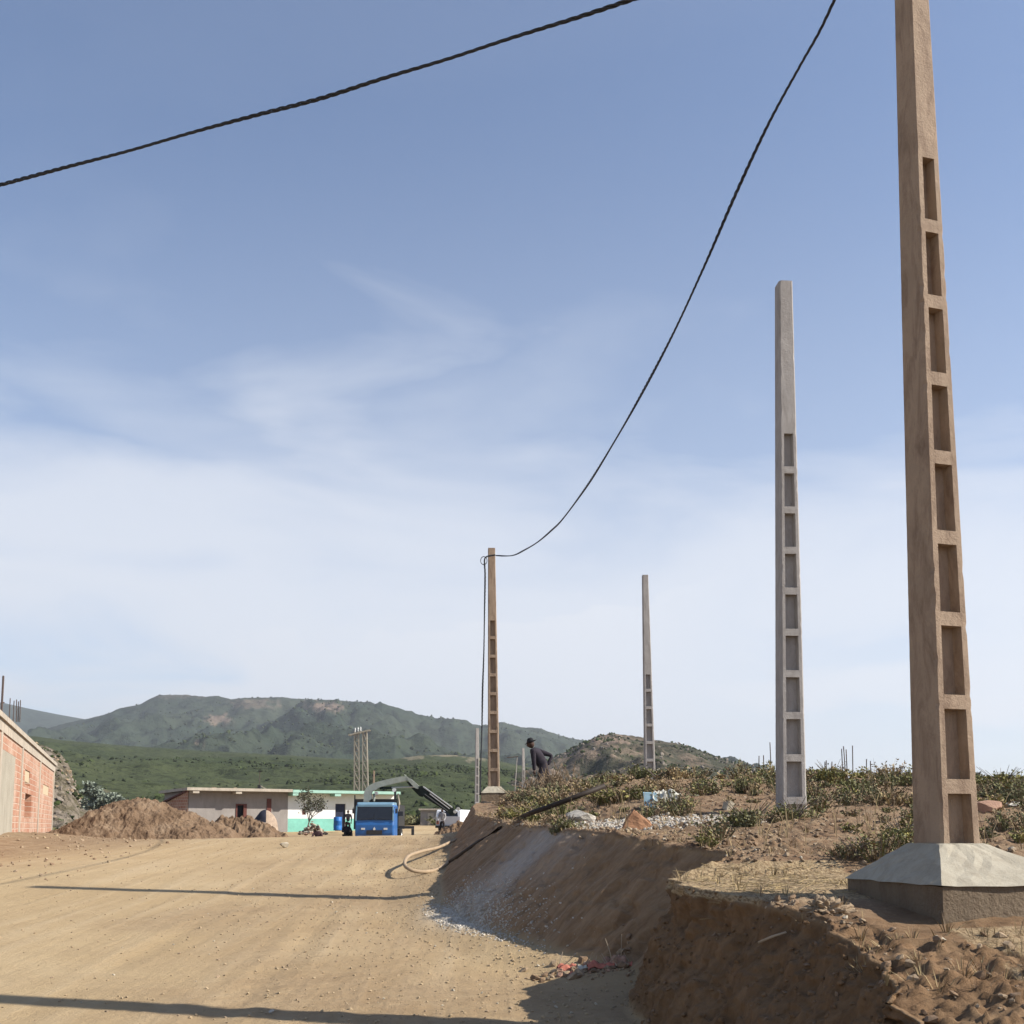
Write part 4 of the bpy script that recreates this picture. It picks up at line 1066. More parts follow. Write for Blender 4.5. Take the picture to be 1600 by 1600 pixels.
# red plastic among dirt at the toe
root = empty('plastic_scrap', (.95, 10.0, gz(.95, 10.0))); tag(root, 'torn red and white plastic scraps half buried at the foot of the mound', 'plastic scrap')
for (dx, dy, w, h, m, sd) in ((-.42,.1,.18,.05,'red_plastic',3),(-.1,-.05,.26,.07,'red_plastic',4),(.03,-.0,.22,.09,'pink_rock',6),(-.25,.02,.14,.05,'sheet_white',7),(.12,.0,.16,.05,'red_plastic',8),(-.36,-.12,.10,.03,'red_plastic',9)):
    z = gz(.95+dx, 10+dy) - root.location.z
    crumple('scrap', (dx, dy, z), w, .12, h, M[m], sd, 16, root, 1.0)
tw = [[(.02,.0,.0),(-.01,.03,.14),(-.05,.05,.26)], [(.10,.05,.02),(.11,.06,.3)]]
for k in range(12):
    a = rr.uniform(-.5, .2); tw.append([(a,rr.uniform(-.1,.1),.02),(a+rr.uniform(-.1,.1),rr.uniform(-.1,.1),rr.uniform(.06,.14))])
for t_ in tw:
    mb = MB(); mb.tube(t_, [.006,.003] if len(t_) == 2 else [.007,.005,.003], 5); mb.build('twig', M['twig'], root)
pts = [(rs.normal(.8, .28), rs.normal(9.95, .14)) for k in range(160)]
pebbles('toe_clods', [(a, b_, gz(a, b_)) for a, b_ in pts if a < 1.15], .03, .10, [M['clod'], M['clod_dark'], M['pink_rock']], 'clods piled at the foot of the mound', 9, [.5,.38,.12])
# stick poking out of the mound
o0 = at(1187, 1476, 7.15)
fp = [facept(1187,1476), facept(1208,1467), facept(1230,1460)]
mb = MB(); mb.tube([q + Vector((-.02,-.05,.02)) for q in fp], [.009,.01,.008], 6); o = mb.build('stick', M['twig'], smooth=True); tag(o, 'short pale stick stuck to the shaded face of the mound', 'stick')
# dead twig on the skyline
for (px, py0, py1, Y, lean, lab) in ((1030,1222,1205,20,-.25,'dead dark twig leaning behind the crumpled sack'),):
    q = at(px, py0, Y); mb = MB(); mb.tube([(0,0,-.2),(lean*.3,0,.1),(lean,0,.26)], [.02,.018,.01], 5); mb.tube([(lean*.3,0,.1),(.08,0,.2)], [.012,.006], 5)
    o = mb.build('twig', M['bark']); o.location = q; tag(o, lab, 'twig')

# ------------------------------------------------------------------ brick building on the left
A = Vector((-14.0, 28.0)); D = Vector((-.353, .935)).normalized(); NRM = Vector((D.y, -D.x))
def walls(mb, A, D, nrm, segs, z0, z1, thick, holes, t0=0.0, uvl=None):
    """front wall with openings, as cells; thickness goes inward (against nrm)"""
    L = segs
    ts = sorted({t0, L} | {h[0] for h in holes} | {h[1] for h in holes})
    zs = sorted({z0, z1} | {h[2] for h in holes} | {h[3] for h in holes})
    for i in range(len(ts)-1):
        j = 0
        while j < len(zs)-1:
            cx = (ts[i]+ts[i+1])/2; cz = (zs[j]+zs[j+1])/2
            if any(h[0] < cx < h[1] and h[2] < cz < h[3] for h in holes): j += 1; continue
            p = A + D*ts[i]; q = A + D*ts[i+1]; pi = p - nrm*thick; qi = q - nrm*thick
            vs = [(p.x,p.y,zs[j]),(q.x,q.y,zs[j]),(qi.x,qi.y,zs[j]),(pi.x,pi.y,zs[j]),(p.x,p.y,zs[j+1]),(q.x,q.y,zs[j+1]),(qi.x,qi.y,zs[j+1]),(pi.x,pi.y,zs[j+1])]
            mb.add(vs, [(0,3,2,1),(4,5,6,7),(0,1,5,4),(1,2,6,5),(2,3,7,6),(3,0,4,7)])
            j += 1
def wbox(mb, A, D, nrm, t0, t1, z0, z1, out, inn, mi=0):
    """box on a wall: from 'out' metres in front of the plane to 'inn' metres behind"""
    c = []
    for z in (z0, z1):
        for t, o_ in ((t0, out), (t1, out), (t1, -inn), (t0, -inn)):
            p = A + D*t + nrm*o_; c.append((p.x, p.y, z))
    mb.add(c, [(0,3,2,1),(4,5,6,7),(0,1,5,4),(1,2,6,5),(2,3,7,6),(3,0,4,7)], mi)
def uv_wall(o, A, D):
    me = o.data; uv = me.uv_layers.new(name='UVMap')
    for l in me.loops:
        v = me.vertices[l.vertex_index].co; w = (Vector((v.x, v.y)) + Vector((o.location.x, o.location.y)) - A).dot(D)
        uv.data[l.index].uv = (w, v.z)
bb = empty('brick_building', (0, 0, 0)); tag(bb, 'unfinished red brick building with pale concrete frame at the left edge', 'building')
zb, ztop = .9, 4.18
holes = [(7.5, 9.6, 2.9, 3.42), (8.0, 10.6, 1.75, 2.62), (16.1, 19.6, 2.83, 3.24)]
mb = MB(); walls(mb, A, D, NRM, 23.0, zb, ztop, .22, holes, t0=-9); o = mb.build('brick_wall', M['brick'], bb); uv_wall(o, A, D)
A2 = A + D*23.0 - NRM*.02; D2 = -NRM
mb = MB(); walls(mb, A2, D2, D, 9.0, zb, ztop, .2, [], t0=.22); o = mb.build('end_wall', M['brick'], bb); uv_wall(o, A2, D2)
for t, w in ((-5, .35), (-.1, .35), (6.2, .35), (14.0, .38), (22.7, .4)):
    mb = MB(); wbox(mb, A, D, NRM, t-w/2, t+w/2, zb, ztop-.123, .03, .24); mb.build('concrete_column', M['slab'], bb)
mb = MB(); wbox(mb, A, D, NRM, -9.0, 23.05, ztop-.12, ztop+.18, .035, .3); mb.build('ring_beam', M['slab'], bb)
mb = MB(); wbox(mb, A, D, NRM, -9.2, 23.25, ztop+.183, ztop+.33, .10, 9.2); mb.build('roof_slab', M['slab'], bb)
mb = MB(); wbox(mb, A, D, NRM, .15, 3.9, zb, 3.6, .012, .0); mb.build('plaster_patch', M['conc_pale'], bb)
mb = MB(); wbox(mb, A, D, NRM, 7.6, 9.5, 3.02, 3.42, -.03, .08); mb.build('window_board', M['cream'], bb)
mb = MB(); wbox(mb, A, D, NRM, 16.1, 19.6, 2.83, 3.24, -.02, .08); mb.build('window_board', M['cream'], bb)
mb = MB(); wbox(mb, A, D, NRM, 7.0, 11.2, 1.2, 3.5, -.5, .6); o = mb.build('inner_wall', M['brick'], bb); uv_wall(o, A, D)
# rebars on the roof
def rebar_cluster(px, pts_y, Y, label, ybase, thick=.016, post=None):
    c = at(sum(px)/len(px), ybase, Y)
    root = empty('rebar_bundle', c); tag(root, label, 'rebar', 'rebar sticking up from unfinished columns')
    for x_, y_ in zip(px, pts_y):
        p = at(x_, y_, Y); b_ = at(x_ + random.uniform(-1, 1), ybase, Y)
        mb = MB(); mb.tube([b_ - c + Vector((0, random.uniform(-.08,.08), 0)), p - c], thick, 6); mb.build('bar', M['rebar'], root)
    return root
Yr = 31
rebar_cluster([16,22,26,29,32], [1091,1095,1093,1096,1094], 31, 'cluster of thin rebars on the roof of the red brick building', 1128, .014)
q = at(3, 1100, 29); mb = MB(); mb.tube([(0,0,-.25),(0,0,at(3,1056,29).z - q.z)], .03, 8); mb.tube([(0,0,.05),(.0,.12,.05)], .02, 6)
o = mb.build('steel_post', M['rebar']); o.location = q; tag(o, 'single dark steel post on the roof at the left edge', 'post')
# unfinished columns beyond the ridge on the right
for (xs, ys, lab) in (([1160,1164,1168],[1193,1192,1191],'three short thin rebars at the right foot of the rocky hill'),
                      ([1186,1193],[1181,1180],'pair of rebars halfway between the hill foot and the grey pole'),
                      ([1203,1213],[1160,1161],'tall rebars just left of the grey pole'),
                      ([1289,1291,1300],[1190,1188,1190],'short rebars behind the olive bush right of the grey pole'),
                      ([1315,1318,1322,1332],[1170,1166,1171,1165],'four tall rebars on the skyline between the two large poles'),
                      ([1354,1360],[1186,1189],'two short rebars on the skyline left of the nearest pole')):
    xb = [x_ + (4 if ys[0] < 1175 and x_ != 1213 and x_ != 1332 else 0) for x_ in xs]
    Y = 42; c = at(sum(xs)/len(xs), 1232, Y)
    root = empty('rebar_bundle', c); tag(root, lab, 'rebar', 'rebar sticking up from unfinished columns')
    w = max(.25, (max(xs)-min(xs))/F*Y + .12)
    mb = MB(); mb.box((-w/2, -.14, gz(c.x, Y) - c.z - .2), (w/2, .14, 0)); mb.build('concrete_column', M['slab'], root)
    for k, (x_, y_) in enumerate(zip(xs, ys)):
        mb = MB(); mb.tube([at(xb[k], 1235, Y) - c + Vector((0, (-1)**k*.08, 0)), at(x_, y_, Y) - c], .02, 6); mb.build('bar', M['rebar'], root)

# ------------------------------------------------------------------ houses at the end of the road
HA = Vector((-21.0, 66.7)); HD = Vector((.857, .515)).normalized(); HN = Vector((HD.y, -HD.x))
def ht(px): u = (px-800)/F; return (21.0 + 66.7*u)/(HD.x - HD.y*u)
def hz(px, py): t = ht(px); return at(px, py, 66.7 + HD.y*t).z
zr_ = 4.0; z_b = .5
gh = empty('concrete_house', (0,0,0)); tag(gh, 'low unpainted grey house with a flat roof slab behind the earth heaps', 'house')
T1 = ht(451)
h1 = (ht(370), ht(387), hz(378,1279), hz(378,1256)); h2 = (ht(418), ht(425), hz(421,1275), hz(421,1248))
mb = MB(); walls(mb, HA, HD, HN, T1, z_b, zr_-.25, .25, [h1]); mb.build('front_wall', M['plaster_grey'], gh)
EA = HA - HN*.0; 
mb = MB(); wbox(mb, HA, HD, HN, .003, .25, z_b, zr_-.26, -.255, 7.0); mb.build('side_wall', M['plaster_grey'], gh)
mb = MB(); wbox(mb, HA, HD, HN, -.35, T1-.02, zr_-.245, zr_-.06, 1.0, 7.2); mb.build('roof_slab', M['slab'], gh)
for px in (302, 368):
    t = ht(px); mb = MB(); wbox(mb, HA, HD, HN, t-.2, t+.2, zr_-.42, zr_-.248, .95, 0); mb.build('roof_beam', M['slab'], gh)
w = empty('window', (0,0,0)); w.parent = gh
mb = MB()
for a, b_, c, d_ in ((h1[0], h1[0]+.1, h1[2], h1[3]), (h1[1]-.22, h1[1], h1[2], h1[3]), (h1[0]+.1, h1[1]-.22, h1[3]-.1, h1[3])): wbox(mb, HA, HD, HN, a, b_, c, d_, .04, .1)
mb.build('frame', M['redwood'], w)
mb = MB(); wbox(mb, HA, HD, HN, h1[0]-.1, h1[1]+.1, h1[2]-.1, h1[3]+.1, -.27, .6); mb.build('dark_room', M['dark'], w)
mb = MB(); wbox(mb, HA, HD, HN, h2[0], h2[1], h2[2], h2[3], .05, -.003); mb.build('red_shutter', M['redwood'], gh)
# sloping red-brown shed at its left end
sh = empty('brick_shed', (0,0,0)); tag(sh, 'dark red brick shed with a sloping roof against the left end of the grey house', 'shed')
p0 = HA + HD*-.05; q0 = Vector(((243-800)/F*70, 70.0))
mb = MB()
zt0, zt1 = hz(297,1236), at(243,1263,70).z
mb.prism([(p0.x,p0.y,.4),(q0.x,q0.y,.4),(q0.x,q0.y,zt1),(p0.x,p0.y,zt0)], (.6, 6, 0)); o = mb.build('wall', M['brick'], sh); uv_wall(o, p0, (q0-p0).normalized())
mb = MB(); mb.prism([(p0.x,p0.y-.15,zt0+.004),(q0.x-.2,q0.y-.15,zt1+.004),(q0.x-.2,q0.y-.15,zt1+.1),(p0.x,p0.y-.15,zt0+.1)], (.6, 6.3, 0)); mb.build('roof', M['redwood'], sh)
# white and turquoise house
th = empty('painted_house', (0,0,0)); tag(th, 'white house with a turquoise lower wall and pale green roof edge behind the blue truck', 'house')
T2 = 14.6
dr_ = (ht(525), ht(541), .5, hz(533,1256)); win = (ht(473.5), ht(479.5), hz(477,1273), hz(477,1264))
mb = MB(); walls(mb, HA, HD, HN, T2, z_b, zr_-.29, .25, [dr_, win], t0=T1+.006); mb.build('front_wall', M['plaster_white'], th)
mb = MB(); wbox(mb, HA, HD, HN, T1+.006, T2, zr_-.285, zr_-.09, 1.0, 7.2); mb.build('roof_slab', M['turq_pale'], th)
for px in (456, 521):
    t = ht(px); mb = MB(); wbox(mb, HA, HD, HN, t-.22, t+.22, zr_-.48, zr_-.288, .96, 0); mb.build('roof_beam', M['turq_pale'], th)
zq = hz(490, 1279)
for a, b_ in ((T1+.02, dr_[0]), (dr_[1], T2-.01)):
    mb = MB(); wbox(mb, HA, HD, HN, a, b_, z_b, zq, .006, -.001); mb.build('turquoise_band', M['turq'], th)
mb = MB(); wbox(mb, HA, HD, HN, T2-.25, T2-.002, z_b, zr_-.3, -.255, 7.0); mb.build('side_wall', M['plaster_white'], th)
mb = MB(); wbox(mb, HA, HD, HN, dr_[0], dr_[1], .5, dr_[3], -.12, .16); mb.build('door', M['door_blue'], th)
mb = MB(); wbox(mb, HA, HD, HN, win[0], win[1], win[2], win[3], -.1, .14); mb.build('window', M['redwood'], th)
# things on the roof
rt = zr_ - .06
p = HA + HD*ht(427) - HN*3
an = empty('roof_antenna', (p.x, p.y, rt)); tag(an, 'thin antenna mast with a pale slanted strut on the grey house roof', 'antenna')
mb = MB(); mb.tube([(0,0,-.02),(0,0,1.35)], .022, 6); mb.build('mast', M['rebar'], an)
mb = MB(); mb.bar((0,0,.38),(.62,0,.04), .07, .06); mb.build('strut', M['pale_rock'], an)
mb = MB(); mb.box((-.25,-.2,-.01),(.12,.2,.2)); mb.box((-.1,-.15,.2),(.1,.15,.4)); mb.build('box', M['steel_dark'], an)
for px, w_, h_, lab in ((345,.5,.16,'flat grey block lying on the left part of the grey roof'),(378,.3,.22,'small brown block on the middle of the grey roof')):
    p = HA + HD*ht(px) - HN*1.5; mb = MB(); rock_mesh(mb, (0,0,h_/2-.02), w_/2, w_/3, h_/2, int(px), sub=2); o = mb.build('block', M['clod']); o.location = (p.x, p.y, rt); tag(o, lab, 'block')
# small hut on the right
c = at(671, 1292, 88)
hut = empty('hut', (c.x, 88, gz(c.x, 88) - .1)); tag(hut, 'small taupe hut with a flat roof right of the truck', 'hut')
hh = at(671,1266,88).z - hut.location.z
mb = MB(); mb.box((-.78,0,0),(1.0,2,hh)); mb.build('wall', M['plaster_grey'], hut)
mb = MB(); mb.box((-.92,-.25,hh+.003),(1.2,2.2,hh+.14)); mb.build('roof', M['slab'], hut)
mb = MB(); mb.box((-.15,-.03,.02),(.35,-.001,hh-.25)); mb.build('door', M['slab'], hut)

# clay dome
c = at(415, 1290, 57); zc = gz(c.x, 57)
dm = empty('clay_dome', (c.x, 57, zc)); tag(dm, 'rounded clay oven half covered with a dark tarp in front of the grey house', 'clay oven')
Hd = at(415,1266,57).z - zc
def dome(r, h, a0, a1, n=28, k=12, off=0.0, seed=1, z0=0.0):
    mb = MB(); vs = []; fs = []
    for j in range(k+1):
        ph = z0 + (math.pi/2 - z0)*j/k
        for i in range(n+1):
            a = a0 + (a1-a0)*i/n; q = 1 + .04*math.sin(a*3+seed+j)
            vs.append(((r*q+off)*math.cos(ph)*math.cos(a), (r*q+off)*math.cos(ph)*math.sin(a), (h+off)*math.sin(ph)))
    for j in range(k):
        for i in range(n): a = j*(n+1)+i; fs.append((a, a+1, a+n+2, a+n+1))
    mb.add(vs, fs); return mb
dome(.78, Hd, 0, 2*math.pi).build('dome', M['clay'], dm, smooth=True)
o = dome(.80, Hd+.02, R(140), R(285), off=.02, z0=.45).build('tarp', M['tarp'], dm, smooth=True)
# barrel
c = at(527.5, 1294, 69); mb = MB()
pr = [(.0,0),(.27,0),(.29,.04),(.27,.1),(.29,.3),(.27,.33),(.29,.36),(.27,.6),(.29,.63),(.27,.66),(.28,.86),(.25,.9),(0,.9)]
vs = []; fs = []; n = 16
for r_, z in pr:
    for k in range(n): vs.append((r_*math.cos(k*6.2832/n), r_*math.sin(k*6.2832/n), z))
for j in range(len(pr)-1):
    for k in range(n): fs.append((j*n+k, j*n+(k+1)%n, (j+1)*n+(k+1)%n, (j+1)*n+k))
mb.add(vs, fs); o = mb.build('barrel', M['barrel'], smooth=True); o.location = (c.x, 69, max(gz(c.x,69), at(527,1294,69).z-.15)); tag(o, 'blue plastic barrel standing by the dark doorway', 'barrel')
# rubble
mb = MB(); r0 = random.Random(3); c = at(488, 1303, 60)
for k in range(230):
    a = r0.uniform(0, 6.28); q = r0.random()**.7; h_ = (1-q)*.85*(.35+.65*r0.random())
    s_ = r0.uniform(.05, .14)
    rock_mesh(mb, (math.cos(a)*q*.85, math.sin(a)*q*.6, h_ + .03), s_*1.3, s_, s_*.7, k, r0.choice([0,0,1,2]), r0.uniform(0,3), 1)
o = mb.build('rubble_heap', [M['pale_rock'], M['pink_rock'], M['clod_dark']]); o.location = (c.x, 60, at(488,1303,60).z-.05); tag(o, 'heap of pinkish rubble under the small tree', 'rubble')
# small tree
def tree(px, Y, zb_, label, h_tr=.95, cr_w=1.25, cr_h=1.65):
    X = (px-800)/F*Y; root = empty('small_tree', (X, Y, zb_)); tag(root, label, 'tree')
    r0 = random.Random(5); mb = MB(); tips = []
    def branch(p, d_, L, r_, lv):
        pts_ = [p]; q = Vector(p)
        for k in range(4):
            d_ = (d_ + Vector((r0.uniform(-.2,.2), r0.uniform(-.2,.2), r0.uniform(-.06,.14)))).normalized(); q = q + d_*L/4; pts_.append(q.copy())
        mb.tube(pts_, [r_*(1-.12*k) for k in range(5)], 6)
        if lv == 0: tips.append(q); tips.append(pts_[3]); tips.append(pts_[2]); return
        for k in range(r0.randint(3, 4)):
            a = r0.uniform(0, 6.28); e = r0.uniform(.15, 1.0)
            nd = (d_*.5 + Vector((math.cos(a)*math.cos(e), math.sin(a)*math.cos(e), math.sin(e)*.8))).normalized()
            branch(pts_[r0.choice([2, 3, 4])], nd, L*r0.uniform(.6, .85), r_*.55, lv-1)
    branch(Vector((0,0,-.1)), Vector((.02,0,1)), h_tr, .055, 3)
    mb.build('trunk', M['bark'], root)
    lf = MB()
    for t in tips:
        for k in range(8):
            p = t + Vector((r0.gauss(0,.10), r0.gauss(0,.10), r0.gauss(0,.09))); L = r0.uniform(.06, .13)
            d_ = Vector((r0.uniform(-1,1), r0.uniform(-1,1), r0.uniform(-1,.6))).normalized()*L; q_ = d_.cross(Vector((r0.uniform(-1,1),1,r0.uniform(-1,1)))).normalized()*L*.4
            lf.add([p, p+d_*.5+q_, p+d_, p+d_*.5-q_], [(0,1,2,3)])
    lf.build('crown', M['leaf_tree'], root)
    return root
tree(482, 63, at(482, 1298, 63).z, 'small sparse tree with a thin trunk in front of the white and turquoise wall', 1.25)

# ------------------------------------------------------------------ lattice pylon
Yp = 112
py = empty('lattice_pylon', (at(565,1290,Yp).x, Yp, at(565,1300,Yp).z)); tag(py, 'twin lattice concrete pylon with a crossarm rising behind the white house', 'pylon')
o0 = Vector(py.location)
def P_(x_, y_, dy=0): return at(x_, y_, Yp) - o0 + Vector((0, dy, 0))
for (xb0, xb1, xt0, xt1) in ((553.5, 563, 554, 560.5), (566.5, 576.5, 567, 573)):
    mb = MB()
    mb.bar(P_(xb0,1300), P_(xt0,1143), .13, .3, w2=.11); mb.bar(P_(xb1,1300), P_(xt1,1143), .13, .3, w2=.11)
    n = 10
    for k in range(n):
        f0 = k/n; f1 = (k+1)/n
        a = P_(xb0,1300).lerp(P_(xt0,1143), f0); b_ = P_(xb1,1300).lerp(P_(xt1,1143), f1); c_ = P_(xb1,1300).lerp(P_(xt1,1143), f0); d_ = P_(xb0,1300).lerp(P_(xt0,1143), f1)
        mb.bar(a + Vector((0,.1,0)), b_ + Vector((0,.1,0)), .12, .1)
        mb.bar(c_ + Vector((0,-.1,0)), d_ + Vector((0,-.1,0)), .12, .1)
        mb.bar(a, c_, .12, .14)
    mb.build('pole', M['conc_pale'], py)
mb = MB(); mb.bar(P_(545,1149,-.35), P_(578.5,1141,-.35), .1, .14); mb.bar(P_(545,1149,.35), P_(578.5,1141,.35), .1, .14)
for k in range(7): mb.bar(P_(547+5*k,1148.5-1.2*k,-.35), P_(547+5*k,1148.5-1.2*k,.35), .1, .1)
mb.build('crossarm', M['conc_pale'], py)
for x_, y_ in ((555,1144),(559.5,1143),(563.5,1142.5)):
    q = P_(x_, y_); mb = MB(); mb.tube([q, q+Vector((0,0,.12)), q+Vector((0,0,.2)), q+Vector((0,0,.3)), q+Vector((0,0,.4)), q+Vector((0,0,.5))], [.03,.09,.04,.09,.04,.02], 8); mb.build('insulator', M['plaster_white'], py)
q = at(583, 1300, 100); mb = MB(); mb.bar((0,0,0), (0,0,at(583,1204,100).z - q.z), .2, .2, w2=.14, h2=.14); mb.box((-.22,-.2,-.4),(.22,.2,-.002))
o = mb.build('concrete_post', M['conc_tan']); o.location = q; tag(o, 'single thin pale post right of the twin lattice pylon', 'post')
# far thin mast with arm left of the man
q = at(801, 1290, 80); root = empty('thin_mast', q); tag(root, 'very thin leaning mast with a short arm, right of the tan pole', 'mast')
mb = MB(); mb.tube([(0,0,0), at(808,1184,80) - q], .035, 6); mb.build('mast_tube', M['conc_grey'], root)
mb = MB(); mb.tube([at(792,1184,80) - q, at(810,1182,80) - q], .04, 6); mb.build('arm', M['rebar'], root)

# ------------------------------------------------------------------ blue truck with crane
YT = 55.0
tk = empty('blue_truck', (at(585,1300,YT).x, YT, road_z(YT))); tag(tk, 'blue cab-over truck with a dark body and a folded crane behind its cab', 'truck')
o0 = Vector(tk.location)
def TP(x_, y_, Y=YT): return at(x_, y_, Y) - o0
zt_ = TP(585,1253).z; zw1 = TP(585,1260.5).z; zw0 = TP(585,1282).z; wl_ = 1.03; zbot = .42
# cab body: side profile lofted across with rounded corners
def rprism(mb, w, prof, mi=0, inset=.06):
    """prof: list (y,z) closed; width along x with inset edges"""
    n = len(prof); cy = sum(p[0] for p in prof)/n; cz = sum(p[1] for p in prof)/n
    vs = []
    for x_, k in ((-w, 1-inset/1.0), (-w+.06, 1), (w-.06, 1), (w, 1-inset/1.0)):
        for (y_, z_) in prof: vs.append((x_, cy+(y_-cy)*k, cz+(z_-cz)*k))
    fs = [tuple(range(n)), tuple(3*n+i for i in range(n))[::-1]]
    for r_ in range(3):
        for i in range(n): fs.append((r_*n+i, (r_+1)*n+i, (r_+1)*n+(i+1)%n, r_*n+(i+1)%n))
    mb.add(vs, fs, mi)
mb = MB(); rprism(mb, wl_, [(0.02,zbot),(-.04,.7),(-.05,zw0-.25),(0,zw0-.03),(.14,zw1+.05),(.22,zw1+.12),(1.75,zw1+.12),(1.8,1.2),(1.8,zbot)]); cab = mb.build('cab', M['blue'], tk)
mb = MB(); rprism(mb, wl_-.04, [(.17,zw1+.075),(.2,zt_-.1),(.32,zt_-.01),(1.6,zt_),(1.72,zt_-.1),(1.76,zw1+.075)]); mb.build('cab_roof', M['blue_pale'], tk)
mb = MB()
ws = [(-wl_+.07,-.032,zw0+.03),(wl_-.07,-.032,zw0+.03),(wl_-.09,.11,zw1+.03),(-wl_+.09,.11,zw1+.03)]
mb.prism(ws, (0,.02,.0)); wsd = mb.build('windscreen', M['glass'], tk)
mb = MB()                                 # pale pillars round the screen
for s_ in (-1, 1): mb.bar((s_*(wl_-.03),-.04,zw0-.02),(s_*(wl_-.05),.12,zw1+.04), .07, .05)
mb.bar((-wl_+.1,.115,zw1+.045),(wl_-.1,.115,zw1+.045), .05, .09); mb.build('screen_frame', M['blue_pale'], tk)
mb = MB(); mb.tube([(-.8,-.06,zw0+.06),(-.1,-.055,zw0+.1),(0,-.05,zw0+.28)], .012, 5); mb.tube([(.75,-.06,zw0+.06),(.15,-.055,zw0+.09)], .012, 5); mb.build('wiper', M['steel_dark'], tk)
zl = TP(585,1295).z
for s_ in (-1, 1):
    mb = MB(); mb.box((s_*.60-.10,-.085,zl-.05),(s_*.60+.10,-.052,zl+.05)); mb.build('headlight', M['lamp'], tk)
mb = MB(); mb.prism([(0,-.056,zl-.14),(.07,-.056,zl-.02),(0,-.056,zl+.10),(-.07,-.056,zl-.02)], (0,-.02,0)); mb.build('emblem', M['lamp'], tk)
mb = MB(); mb.box((-.42,-.09,.62),(.42,-.051,.86)); mb.build('grille', M['steel_dark'], tk)
mb = MB(); mb.box((-wl_+.02,-.16,.30),(wl_-.02,.0,.41)); mb.build('bumper', M['steel_dark'], tk)
for s_ in (-1, 1):
    mb = MB(); mb.tube([(s_*wl_,.15,zw1-.05),(s_*(wl_+.12),.05,zw1-.02),(s_*(wl_+.12),.04,zw1-.35)], .012, 5); mb.box((s_*(wl_+.12)-.05,.0,zw1-.36),(s_*(wl_+.12)+.05,.04,zw1-.1)); mb.build('mirror', M['steel_dark'], tk)
def wheel(x_, y_, r_=.48):
    w_ = empty('wheel', (x_, y_, r_)); w_.parent = tk
    for nm, rr_, ww, m in (('tyre', r_, .26, M['rubber']), ('rim', r_*.55, .28, M['steel'])):
        mb = MB(); mb.tube([(-ww/2,0,0),(-ww/2+.03,0,0),(ww/2-.03,0,0),(ww/2,0,0)], [rr_*.92, rr_, rr_, rr_*.92], 20); mb.build(nm, m, w_)
for x_ in (-.85, .85):
    wheel(x_, .95); wheel(x_, 4.6)
mb = MB(); mb.box((-.45,1.6,.5),(-.3,6.6,.72)); mb.box((.3,1.6,.5),(.45,6.6,.72)); mb.build('chassis', M['steel_dark'], tk)
xl = TP(553.5,1250,57.6).x; xr = TP(621,1250,57.6).x; zd = TP(585,1248.5,57.6).z
mb = MB(); mb.box((xl,2.6,.9),(xr,2.68,zd)); mb.box((xl,2.69,.9),(xl+.06,6.6,zd-.3)); mb.box((xr-.06,2.69,.9),(xr,6.6,zd-.3)); mb.box((xl+.06,2.69,.9),(xr-.06,6.6,1.0)); mb.box((xl+.06,6.5,1.0),(xr-.06,6.6,zd-.3))
mb.bar((xl+.04,2.55,.9),(xl+.04,2.55,zd+.22), .07); mb.build('cargo_body', M['steel_dark'], tk)
cr = empty('crane', (0,0,0)); cr.parent = tk
yc = 2.15; C_ = lambda x_, y_: TP(x_, y_, YT + yc)
a = C_(571,1262)
mb = MB(); mb.box((a.x-.32,yc-.3,.7),(a.x+.45,yc+.3,1.2)); mb.bar((a.x+.05,yc,1.2),(a.x+.05,yc,C_(571,1244).z), .34, .3, w2=.28)
mb.build('column', M['crane'], cr)
def plate(poly, th, m, name, y0=0):
    mb = MB(); mb.prism([C_(*p_) + Vector((0, y0-th/2, 0)) for p_ in poly], (0, th, 0)); return mb.build(name, m, cr)
plate([(568.5,1253),(569,1240),(571.5,1233),(577,1227.5),(587,1222.5),(605,1218),(629,1213),(636,1213.5),(641,1217),(636,1220),(620,1223.5),(604,1227.5),(593,1230.5),(588,1234),(582,1236),(580,1242),(582,1247.5),(575,1253)], .34, M['crane'], 'main_arm')
plate([(636,1214),(642,1217),(656,1229),(653,1233),(648,1231),(639,1221)], .38, M['crane'], 'elbow_joint', 0)
plate([(634,1221),(640,1221.5),(664,1239),(660,1245),(655,1244),(645,1234)], .2, M['crane_dark'], 'elbow_link', .24)
mb = MB(); mb.tube([C_(593,1231.5), C_(612,1231)], .075, 8); mb.build('cylinder', M['crane_dark'], cr)
mb = MB(); mb.tube([C_(612,1230.7), C_(648,1229.5)], .04, 8); mb.build('cylinder_rod', M['steel'], cr)
plate([(654,1229),(660,1228),(675,1240),(712,1266),(711,1272),(706,1275),(690,1263),(666,1248),(656,1238)], .4, M['crane_dark'], 'telescopic_boom')
mb = MB(); mb.tube([C_(662,1229.5) + Vector((0,-.25,0)), C_(707,1262) + Vector((0,-.25,0))], .04, 8); mb.tube([C_(672,1240.5) + Vector((0,-.26,0)), C_(703,1264) + Vector((0,-.26,0))], .03, 8); mb.build('boom_rod', M['steel'], cr)
mb = MB(); mb.tube([C_(664,1241)+Vector((0,-.26,0)), C_(700,1267.5)+Vector((0,-.26,0))], .03, 6); mb.build('boom_hose', M['steel_dark'], cr)
for x_, y_, s_ in ((716,1264,.10), (711,1268.5,.09)):
    q = C_(x_, y_); mb = MB(); mb.tube([q + Vector((0,-.3,0)), q + Vector((0,.1,0))], s_, 10); mb.build('pin', M['steel'], cr)
plate([(585.5,1237),(590,1237),(591,1241.5),(587,1242.5)], .3, M['steel'], 'valve_block', -.05)
mb = MB(); mb.tube([C_(584,1240), C_(585,1246), C_(584,1252)], .06, 8); mb.build('hose', M['crane'], cr)
